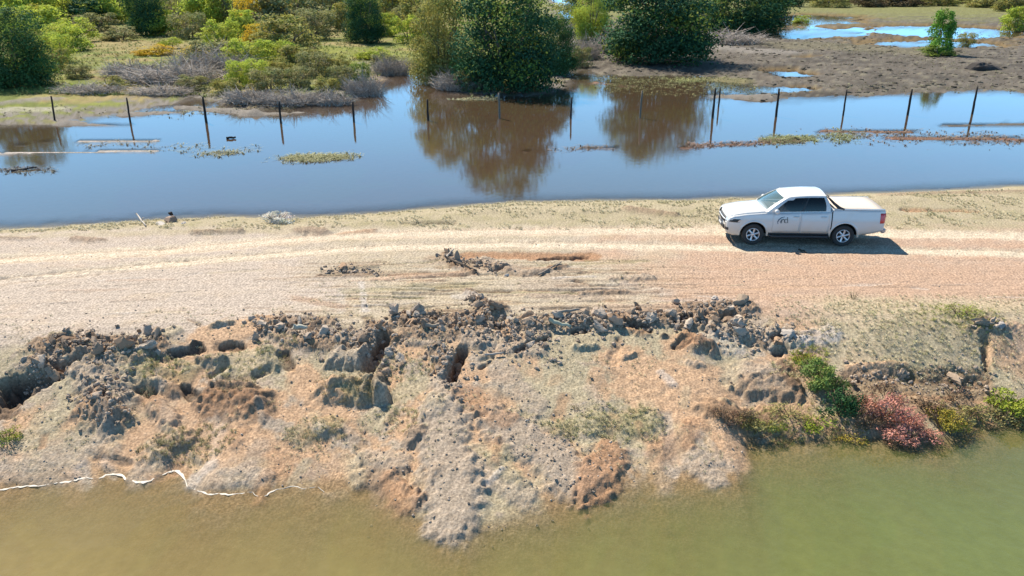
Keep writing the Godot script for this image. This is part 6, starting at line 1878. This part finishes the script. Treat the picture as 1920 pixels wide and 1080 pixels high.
# ---------------------------------------------------------------- clods, stones, grass
func clod_mesh(seed_: int, rings: int) -> ArrayMesh:
	var n := FastNoiseLite.new()
	n.seed = seed_
	n.frequency = 1.1
	n.fractal_octaves = 4
	n.fractal_gain = .6
	var st := SurfaceTool.new()
	st.begin(Mesh.PRIMITIVE_TRIANGLES)
	st.set_smooth_group(-1)
	var rows := []
	for i in rings + 1:
		var row := []
		for j in rings * 2 + 1:
			var th := PI * i / rings
			var ph := TAU * (j % (rings * 2)) / (rings * 2)
			var p := Vector3(sin(th) * cos(ph), cos(th), sin(th) * sin(ph))
			var q := clampf(1.0 + n.get_noise_3dv(p) * 1.15, .5, 1.45)
			for ax in [Vector3(.6, .5, .62), Vector3(-.7, .3, .5), Vector3(.1, .9, -.3), Vector3(.2, -.4, .88), Vector3(-.5, .6, -.62)]:
				var flat_at := .58
				var dd: float = p.dot(ax.normalized()) * q
				if dd > flat_at: q *= flat_at / dd
			row.append(p * q)
		rows.append(row)
	patch(st, rows)
	return done(st)

func clods() -> void:
	var shapes := []
	for k in 6: shapes.append(clod_mesh(40 + k, 9))
	var small := []
	for k in 3: small.append(clod_mesh(60 + k, 5))
	var soil := vmat("clod soil", 1.0)
	soil.metallic_specular = .2
	soil.albedo_texture = grain("clod grain", .6, .03, 256)
	soil.uv1_triplanar = true
	var tones := []
	for c in [[.47, .36, .27], [.36, .265, .195], [.54, .435, .35], [.48, .33, .225], [.58, .485, .40]]:
		var m := soil.duplicate()
		m.vertex_color_use_as_albedo = false
		m.albedo_color = lin(c[0], c[1], c[2])
		tones.append(m)
	# strips of dug earth: from, to, half width, number of large clods, number of small ones, what they are called
	var strips := [
		[-12.10, -18.85, -9.35, -18.89, 0.575, 36, 588, "brown clods of dug earth in the left rubble strip"],
		[-6.87, -20.06, -3.64, -18.99, 0.6325, 32, 588, "clods of dug earth left of the long dark pit"],
		[-3.09, -20.20, -0.29, -20.00, 0.575, 40, 588, "dark clods in the middle of the rubble strip"],
		[-1.10, -21.75, -0.44, -20.14, 0.345, 11, 210, "clods of the narrow heap above the middle rubble"],
		[-0.15, -19.95, 2.66, -20.31, 0.575, 35, 532, "grey clods right of the middle of the rubble strip"],
		[2.81, -20.30, 6.68, -20.93, 0.575, 43, 616, "clods in the right rubble strip"],
		[5.59, -20.08, 7.85, -19.76, 0.45999999999999996, 17, 251, "clods at the right end of the rubble"],
		[-2.32, -25.28, -0.17, -24.09, 0.40249999999999997, 14, 224, "clods round the dry branch on the crest"],
		[-1.96, -18.99, -1.45, -17.57, 0.45999999999999996, 11, 280, "clods beside the second dark pit"],
		[-3.88, -19.66, -2.99, -18.25, 0.40249999999999997, 11, 210, "clods round the long dark pit"],
		[-0.85, -19.22, 0.99, -19.12, 0.575, 11, 308, "loose clods below the middle rubble"],
		[-12.13, -18.07, -11.48, -18.11, 0.345, 9, 168, "clods on the rim of the left hollow"],
		[-1.65, -16.63, -0.98, -13.56, 1.9549999999999998, 0, 364, "pebbly clods on the grey fan"],
		[0.51, -16.56, 1.16, -14.66, 1.15, 0, 336, "pebbly clods on the right grey fan"],
		[-6.20, -24.24, -4.25, -23.90, 0.2875, 3, 168, "clods by the scraped furrow"],
		[8.69, -18.38, 12.20, -18.46, 0.45999999999999996, 6, 350, "clods under the eroded right face"],
		[12.60, -20.05, 13.54, -20.16, 0.2875, 6, 84, "clods on the right shoulder"],
		[-10.50, -17.68, -9.39, -16.55, 0.575, 4, 364, "clods on the grey left mound"],
	]
	var where := []
	var tint := []
	for s in strips:
		var a := Vector2(s[0], s[1])
		var b := Vector2(s[2], s[3])
		for k in int(s[5]):
			var p: Vector2 = a.lerp(b, rng.randf()) + Vector2(rng.randfn(), rng.randfn()) * s[4] * .5
			var r := .05 + .15 * pow(rng.randf(), 2.2)
			var o := obj("earth_clod", shapes[rng.randi() % 6], tones[rng.randi() % 5])
			o.position = Vector3(p.x, height_at(p.x, p.y) + r * .35, p.y)
			o.rotation = Vector3(rng.randf() * TAU, rng.randf() * TAU, rng.randf() * TAU)
			o.scale = Vector3(rng.randf_range(.8, 1.9), rng.randf_range(.45, .85), rng.randf_range(.8, 1.3)) * r
			tag(o, s[7], "clod", s[7])
		for k in int(s[6]):
			var p: Vector2 = a.lerp(b, rng.randf()) + Vector2(rng.randfn(), rng.randfn()) * s[4] * .62
			var r := (.012 + .062 * pow(rng.randf(), 3.4)) * (1.0 if s[5] > 0 else .55)
			where.append(Transform3D(Basis.from_euler(Vector3(rng.randf() * TAU, rng.randf() * TAU, 0)).scaled(Vector3(r * 1.2, r, r)), Vector3(p.x, height_at(p.x, p.y) + r * .3, p.y)))
			var v := rng.randf_range(.65, 1.25)
			tint.append(Color(.52 * v, .42 * v, .335 * v))
	# crumbs over the whole slope
	for k in 5000:
		var d := rng.randf_range(14.5, 27.0)
		var x := rng.randf_range(-1.0, 1.0) * half_width(d)
		var h := height_at(x, -d)
		if h < LOW + .02: continue
		if d > 20.5 and rng.randf() < .85: continue
		var r := .008 + .024 * pow(rng.randf(), 3.5)
		where.append(Transform3D(Basis.from_euler(Vector3(rng.randf() * TAU, rng.randf() * TAU, 0)).scaled(Vector3(r * 1.2, r, r)), Vector3(x, h + r * .3, -d)))
		var v := rng.randf_range(.6, 1.35)
		tint.append(Color(.52 * v, .42 * v, .34 * v))
	# lumps of wet mud on the far flat
	var lumps := []
	var dark := []
	for k in 7000:
		var d := 62.0 * pow(150.0 / 62.0, rng.randf())
		var x := rng.randf_range(.12, 1.0) * half_width(d)
		var h := height_at(x, -d)
		if h < UP + .02 or n_mid.get_noise_2d(x * .3, d * .3) < -.1: continue
		var r := .03 + .13 * pow(rng.randf(), 4.0)
		lumps.append(Transform3D(Basis.from_euler(Vector3(0, rng.randf() * TAU, 0)).scaled(Vector3(r * 2.2, r, r * 1.4)), Vector3(x, h + r * .2, -d)))
		var v := rng.randf_range(.5, 1.4)
		dark.append(Color(.15 * v, .135 * v, .105 * v))
	scatter("mud", small[1], soil, lumps, dark, "small lumps of wet mud over the far grey flat", "mud")
	scatter("rubble", small[0], soil, where, tint, "crumbs of broken earth and small stones over the slope", "rubble")

func scatter(called: String, m: Mesh, mt: Material, where: Array, tint: Array, label: String, category: String) -> void:
	var mm := MultiMesh.new()
	mm.transform_format = MultiMesh.TRANSFORM_3D
	mm.use_colors = true
	mm.mesh = m
	mm.instance_count = where.size()
	for i in where.size():
		mm.set_instance_transform(i, where[i])
		mm.set_instance_color(i, tint[i])
	var o := MultiMeshInstance3D.new()
	o.name = numbered(called)
	o.multimesh = mm
	o.material_override = mt
	add_child(o)
	tag(o, label, category, "", "stuff")

func tuft_mesh(seed_: int, blades: int, spread: float) -> ArrayMesh:   # one unit high
	var g := RandomNumberGenerator.new()
	g.seed = seed_
	var st := SurfaceTool.new()
	st.begin(Mesh.PRIMITIVE_TRIANGLES)
	st.set_smooth_group(-1)
	for k in blades:
		var a := g.randf() * TAU
		var p := Vector3(cos(a), 0, sin(a)) * g.randf() * spread * .4
		var out := Vector3(cos(a) , 0, sin(a)) * g.randf_range(.1, 1.0) * spread
		var side_ := Vector3(-sin(a), 0, cos(a)) * .035
		var h := g.randf_range(.5, 1.0)
		var v := g.randf_range(.75, 1.2)
		st.set_color(Color(v, v, v))
		var m1 := p + out * .4 + Vector3(0, h * .65, 0)
		quad(st, p - side_, m1 - side_ * .8, m1 + side_ * .8, p + side_)
		st.add_vertex(m1 - side_ * .8); st.add_vertex(p + out + Vector3(0, h * .85, 0)); st.add_vertex(m1 + side_ * .8)
	return done(st)

func grasses() -> void:
	var blade := vmat("grass blades", .8)
	blade.backlight_enabled = true
	blade.backlight = Color(.3, .3, .2)
	var tuft := tuft_mesh(5, 13, .7)
	var where := []
	var tint := []
	var put := func(x: float, z: float, s: float, c: Color) -> void:
		where.append(Transform3D(Basis(Vector3.UP, rng.randf() * TAU).scaled(Vector3(s * 1.3, s, s * 1.3)), Vector3(x, height_at(x, z) - .01, z)))
		tint.append(c * rng.randf_range(.75, 1.2))
	# dry grass on the bank
	for k in 52000:
		var d := rng.randf_range(15.0, 34.5)
		var x := rng.randf_range(-1.0, 1.0) * half_width(d)
		var h := height_at(x, -d)
		if h < LOW + .05 or d > 26.0 and h < UP + .02: continue
		var patchy := n_mid.get_noise_2d(x * .7 + 9.0, d * .7) + n_low.get_noise_2d(x, d + 70.0) * .7
		var want := .0
		if d > 28.6: want = .75
		elif d > 25.0: want = .0
		elif d > 21.0: want = .14 * smoothstep(-9.0, -5.0, x) * (1.0 - smoothstep(4.0, 6.0, x))
		else: want = .26
		if x > 7.5 and d < 22.0 and d > 17.0: want = .6
		if rng.randf() > want * smoothstep(-.15, .35, patchy): continue
		var green := clampf(n_low.get_noise_2d(x + 30.0, d) - .02, 0.0, .5) if x > 3.0 or d < 19.0 else .0
		put.call(x, -d, rng.randf_range(.035, .09) * (1.5 if d > 28.6 else 1.0), Color(.52, .46, .30).lerp(Color(.29, .29, .13), green))
	for s in [
		[-7.28, -15.88, 0.6, 160, 0.3, 0.27, 0.13],
		[2.66, -16.48, 0.7, 200, 0.33, 0.31, 0.16],
		[1.25, -16.16, 0.4, 80, 0.33, 0.31, 0.16],
		[-4.59, -16.07, 0.5, 100, 0.35, 0.32, 0.18],
		[-3.92, -17.29, 0.5, 90, 0.3, 0.26, 0.14],
		[-6.87, -17.50, 0.4, 50, 0.3, 0.24, 0.14],
		[-6.97, -18.32, 0.6, 110, 0.36, 0.34, 0.17],
		[-9.00, -18.29, 0.5, 90, 0.34, 0.33, 0.14],
		[11.09, -19.93, 1.8, 420, 0.5, 0.45, 0.29],
		[9.40, -20.13, 1.2, 220, 0.5, 0.45, 0.3],
		[11.65, -20.23, 1.2, 120, 0.38, 0.36, 0.17],
		[6.49, -16.89, 0.6, 160, 0.3, 0.28, 0.1],
		[7.87, -17.11, 0.6, 140, 0.32, 0.3, 0.12],
		[10.96, -17.24, 0.5, 120, 0.35, 0.3, 0.1],
		[7.25, -18.65, 0.4, 60, 0.4, 0.36, 0.2],
		[7.97, -19.18, 0.35, 110, 0.36, 0.38, 0.08],
		[-2.72, -18.23, 0.5, 80, 0.45, 0.42, 0.24],
		[-6.16, -18.97, 0.4, 60, 0.42, 0.38, 0.2],
		[12.54, -20.57, 0.8, 160, 0.36, 0.36, 0.12],
		[-2.77, -16.41, 0.5, 80, 0.43, 0.4, 0.22],
		[-8.06, -15.66, 0.4, 70, 0.3, 0.27, 0.15],
	]:
		for k in int(s[3]):
			var a := rng.randf() * TAU
			var r: float = sqrt(rng.randf()) * s[2]
			put.call(s[0] + cos(a) * r * 1.5, s[1] + sin(a) * r, rng.randf_range(.05, .11), Color(s[4], s[5], s[6]))
	scatter("dry_grass", tuft, blade, where, tint, "dry straw coloured grass growing in patches on the bank", "grass")
	# meadow grass and weeds of the flats
	where = []
	tint = []
	var coarse := tuft_mesh(6, 11, 1.1)
	for k in 26000:
		var d := 66.0 * pow(260.0 / 66.0, rng.randf())
		var x := rng.randf_range(-1.0, .12) * half_width(d)
		var z := -d
		if height_at(x, z) < UP + .03: continue
		if n_mid.get_noise_2d(x * .25, d * .25) < -.12: continue
		var g := clampf(.5 + n_low.get_noise_2d(x * .6, d * .6) * 1.6, 0.0, 1.0)
		where.append(Transform3D(Basis(Vector3.UP, rng.randf() * TAU).scaled(Vector3(1.5, 1, 1.5) * rng.randf_range(.16, .4)), Vector3(x, height_at(x, z) - .02, z)))
		tint.append(Color(.20, .25, .06).lerp(Color(.36, .31, .12), g) * rng.randf_range(.8, 1.25))
	scatter("meadow_grass", coarse, blade, where, tint, "green and tan grass of the flooded meadow", "grass")
	where = []
	tint = []
	for s in [
		[-20.62, -46.62, -14.51, -44.98, 70, 0.22, 0.22, 0.12, 0.8],
		[-25.78, -47.56, -21.31, -46.77, 50, 0.2, 0.18, 0.12, 0.6],
		[-26.30, -40.88, -24.10, -40.41, 40, 0.1, 0.1, 0.07, 0.4],
		[-36.87, -58.17, -15.90, -60.34, 260, 0.2, 0.19, 0.1, 1.2],
		[2.76, -45.71, 5.31, -46.62, 60, 0.18, 0.13, 0.09, 0.4],
		[22.65, -70.79, 44.46, -72.51, 200, 0.2, 0.2, 0.1, 1.5],
		[-12.18, -43.58, -9.24, -43.99, 700, 0.24, 0.24, 0.11, 0.5],
		[15.57, -48.54, 18.51, -49.55, 500, 0.2, 0.22, 0.09, 0.6],
		[10.37, -46.93, 17.51, -48.54, 260, 0.22, 0.14, 0.1, 0.4],
		[20.02, -50.97, 31.33, -48.87, 520, 0.2, 0.15, 0.11, 1.3],
		[19.58, -48.87, 21.72, -50.97, 200, 0.2, 0.22, 0.09, 0.8],
		[-4.29, -65.46, -1.29, -65.75, 150, 0.3, 0.3, 0.18, 0.4],
		[-16.87, -44.83, -15.76, -45.12, 100, 0.2, 0.2, 0.1, 0.4],
		[7.75, -74.32, 21.76, -72.51, 700, 0.17, 0.17, 0.06, 3.0],
		[8.64, -78.21, 22.37, -78.21, 500, 0.16, 0.17, 0.06, 2.0],
		[15.10, -77.40, 18.30, -78.21, 200, 0.26, 0.28, 0.1, 1.0],
		[-26.16, -40.88, -24.50, -40.88, 60, 0.03, 0.03, 0.05, 0.3],
		[55.38, -167.97, 64.05, -177.42, 200, 0.24, 0.26, 0.08, 6.0],
		[40.58, -117.42, 49.22, -82.50, 500, 0.16, 0.16, 0.08, 10.0],
		[79.20, -144.74, 68.13, -113.11, 300, 0.2, 0.19, 0.09, 8.0],
	]:
		for k in int(s[4]):
			var f := rng.randf()
			var x: float = lerpf(s[0], s[2], f) + rng.randfn() * .5
			var z: float = lerpf(s[1], s[3], f) + rng.randfn() * s[8]
			var sc := rng.randf_range(.05, .2)
			where.append(Transform3D(Basis(Vector3.UP, rng.randf() * TAU).scaled(Vector3(2.2, .7, 2.2) * sc), Vector3(x, maxf(UP, height_at(x, z)) - .01, z)))
			tint.append(Color(s[5], s[6], s[7]) * rng.randf_range(.7, 1.3))
	scatter("water_weeds", coarse, blade, where, tint, "low weeds standing in the shallow flood water", "weeds")


# ---------------------------------------------------------------- driftwood, stones, foam
func debris() -> void:
	var wood := vmat("bleached wood", .95)
	wood.albedo_texture = grain("wood grain", .55, .04, 256)
	wood.uv1_triplanar = true
	wood.uv1_scale = Vector3(5, 1, 5)
	for s in [
		[-2.19, -24.91, -1.14, -23.81, 0.045, 0.1, 0.02, Color(.16, .12, .09), "branch", "dark dry branch lying on the clods of the crest", "branch"],
		[-2.17, -25.12, -2.00, -25.88, 0.04, 0.02, 0.12, Color(.5, .44, .38), "branch", "short pale branch standing up at the end of the dark one", "branch"],
		[1.02, -19.91, 1.57, -19.82, 0.065, 0.12, 0.1, Color(.58, .60, .47), "log", "pale greenish log lying in the middle rubble", "log"],
		[-5.82, -19.45, -5.47, -19.54, 0.08, 0.12, 0.12, Color(.62, .60, .50), "log", "pale log end in the left rubble", "log"],
		[1.18, -20.28, 1.91, -20.55, 0.05, 0.1, 0.14, Color(.40, .34, .28), "branch", "grey brown branch just above the pale greenish log", "branch"],
		[-0.72, -18.57, -0.22, -18.67, 0.035, 0.05, 0.05, Color(.52, .46, .40), "branch", "thin pale stick below the middle rubble", "branch"],
		[-2.30, -19.60, -1.93, -19.71, 0.06, 0.06, 0.06, Color(.42, .35, .28), "log", "brown log among the dark clods left of the middle", "log"],
		[0.84, -23.66, 1.60, -24.50, 0.035, 0.04, 0.05, Color(.35, .29, .24), "branch", "grey stick pointing to the dark slot on the crest", "branch"],
		[-15.56, -31.98, -13.87, -29.06, 0.035, 0.25, 0.02, Color(.62, .57, .52), "stick", "bleached stick poking out over the flood's edge on the left", "stick"],
		[9.92, -26.22, 10.06, -25.88, 0.04, 0.02, 0.02, Color(.1, .08, .06), "stick", "short dark stick on the track in front of the pickup", "stick"],
		[0.31, -16.24, 0.40, -16.31, 0.02, 0.01, 0.01, Color(.6, .55, .5), "stick", "small white stick on the grey fan", "stick"],
		[-17.55, -49.04, -17.01, -49.21, 0.085, 0.0, 0.03, Color(.03, .028, .03), "log", "black log floating in the left flood water", "log"],
		[-25.74, -40.41, -24.77, -41.13, 0.05, 0.02, 0.05, Color(.03, .03, .04), "stick", "dark stick floating near the left edge", "stick"],
	]:
		var a := Vector3(s[0], 0, s[1])
		var b := Vector3(s[2], 0, s[3])
		a.y = maxf(height_at(a.x, a.z), UP if a.z < -33.0 else LOW) + s[4] * .5 + s[5]
		b.y = maxf(height_at(b.x, b.z), UP if b.z < -33.0 else LOW) + s[4] * .5 + s[6]
		var st := st_new()
		st.set_color(s[7])
		var mid := (a + b) / 2.0
		var pts := []
		var rad := []
		for k in 6:
			var v := k / 5.0
			pts.append(a.lerp(b, v) - mid + Vector3(rng.randf_range(-1, 1), rng.randf_range(-.4, 1), rng.randf_range(-1, 1)) * s[4] * .5)
			rad.append(s[4] * lerpf(1.0, .65, v) * rng.randf_range(.85, 1.1))
		tube(st, pts, rad, 7)
		if (b - a).length() > .9:
			tube(st, [pts[3], pts[3] + Vector3(.12, .16, .14), pts[3] + Vector3(.3, .2, .3)], [s[4] * .5, s[4] * .35, s[4] * .15], 5)
		var o := obj(s[8], done(st), wood)
		o.position = mid
		tag(o, s[9], s[10])
	# a mound of mud with a dark stone on it, at the edge of the flood water; a lump on the mud flat; floating rubbish
	for s in [
		[-13.40, -30.26, 0.32, 0.3, 0.3, "mud_mound", Color(.36, .26, .20), 71, "small brown mound at the flood's edge, with a black stone on top", 0.2, "mound"],
		[-13.60, -30.78, 0.09, 0.08, 0.09, "stone", Color(.03, .025, .025), 72, "black stone on the small brown mound", 4.0, "stone"],
		[-12.66, -29.64, 0.12, 0.07, 0.1, "stone", Color(.6, .54, .5), 73, "pale flat stone right of the brown mound", 0.3, "stone"],
		[-13.53, -29.49, 0.3, 0.1, 0.2, "stone", Color(.58, .53, .49), 74, "pale slab of dried mud left of the brown mound", 0.2, "stone"],
		[47.56, -83.88, 1.6, 0.8, 1.0, "mud_mound", Color(.07, .06, .055), 75, "dark lump standing on the grey mud flat", 0.3, "mound"],
		[13.38, -19.98, 0.2, 0.13, 0.16, "stone", Color(.42, .38, .36), 76, "grey stone on the right shoulder", 0.3, "stone"],
		[7.58, -19.84, 0.22, 0.16, 0.2, "stone", Color(.48, .43, .39), 77, "grey clod like stone at the right end of the rubble", 0.3, "stone"],
		[5.95, -21.75, 0.14, 0.1, 0.12, "stone", Color(.55, .5, .46), 79, "pale stone at the upper edge of the right rubble", 0.3, "stone"],
		[-0.07, -20.36, 0.15, 0.12, 0.13, "stone", Color(.5, .45, .4), 80, "pale stone beside the patch of bare sand in the rubble", 0.3, "stone"],
		[-1.47, -20.26, 0.1, 0.09, 0.1, "stone", Color(.6, .55, .48), 81, "small whitish stone among the dark clods", 0.3, "stone"],
		[-0.17, -23.62, 0.09, 0.08, 0.08, "stone", Color(.62, .58, .54), 82, "small white stone below the grey heap on the crest", 0.4, "stone"],
	]:
		var m := mat("stone", s[6], .95)
		m.albedo_texture = grain("stone grain", .6, .04, 256)
		m.uv1_triplanar = true
		var o := obj(s[5], clod_mesh(int(s[7]), 9), m)
		o.position = Vector3(s[0], maxf(height_at(s[0], s[1]), UP if s[1] < -28.0 else LOW) + s[3] * s[9], s[1])
		o.scale = Vector3(s[2], s[3], s[4])
		o.rotation.y = s[7]
		tag(o, s[8], s[10])
	# foam along the reservoir shore
	var N := col_u.size()
	var st := st_new()
	var line := PackedVector3Array()
	for j in range(8, 8 + 681, 2):
		for i in range(7, row_d.size() - 1):
			if gh[i * N + j] > LOW:
				line.append(Vector3(ground_x(col_u[j], row_d[i]), LOW, -row_d[i]))
				break
	for pass_ in 1:
		var even := line.duplicate()
		for i in range(1, line.size() - 1):
			even[i] = (line[i - 1] + line[i] * 1.5 + line[i + 1]) / 3.5
		line = even
	var prev := []
	for i in line.size() - 1:
		var hit := line[i]
		if hit.x > -3.99: break
		var ahead := line[i + 1] - line[maxi(i - 1, 0)]
		var out := Vector3(-ahead.z, 0, ahead.x).normalized()
		var w := .008 + .035 * pow(clampf(n_mid.get_noise_2d(hit.x * 1.3, 5.0) + n_fine.get_noise_2d(hit.x * 2.5, 8.0) * .6 + .5, 0.0, 1.2), 2.0)
		w *= lerpf(1.7, .5, smoothstep(-12.0, -5.0, hit.x))
		hit += out * n_fine.get_noise_2d(hit.x * 2.0, 3.0) * .05
		var row := [hit + out * w * 1.1 + Vector3(0, .005, 0), hit + out * w * .3 + Vector3(0, .012, 0), hit - out * w * .3 + Vector3(0, .012, 0), hit - out * w + Vector3(0, .006, 0)]
		if prev: patch(st, [prev, row])
		prev = row
	var fm := mat("foam", Color(.50, .465, .415), .9)
	var fo := obj("foam", done(st), fm)
	tag(fo, "thin line of pale foam along the reservoir shore", "foam", "", "stuff")
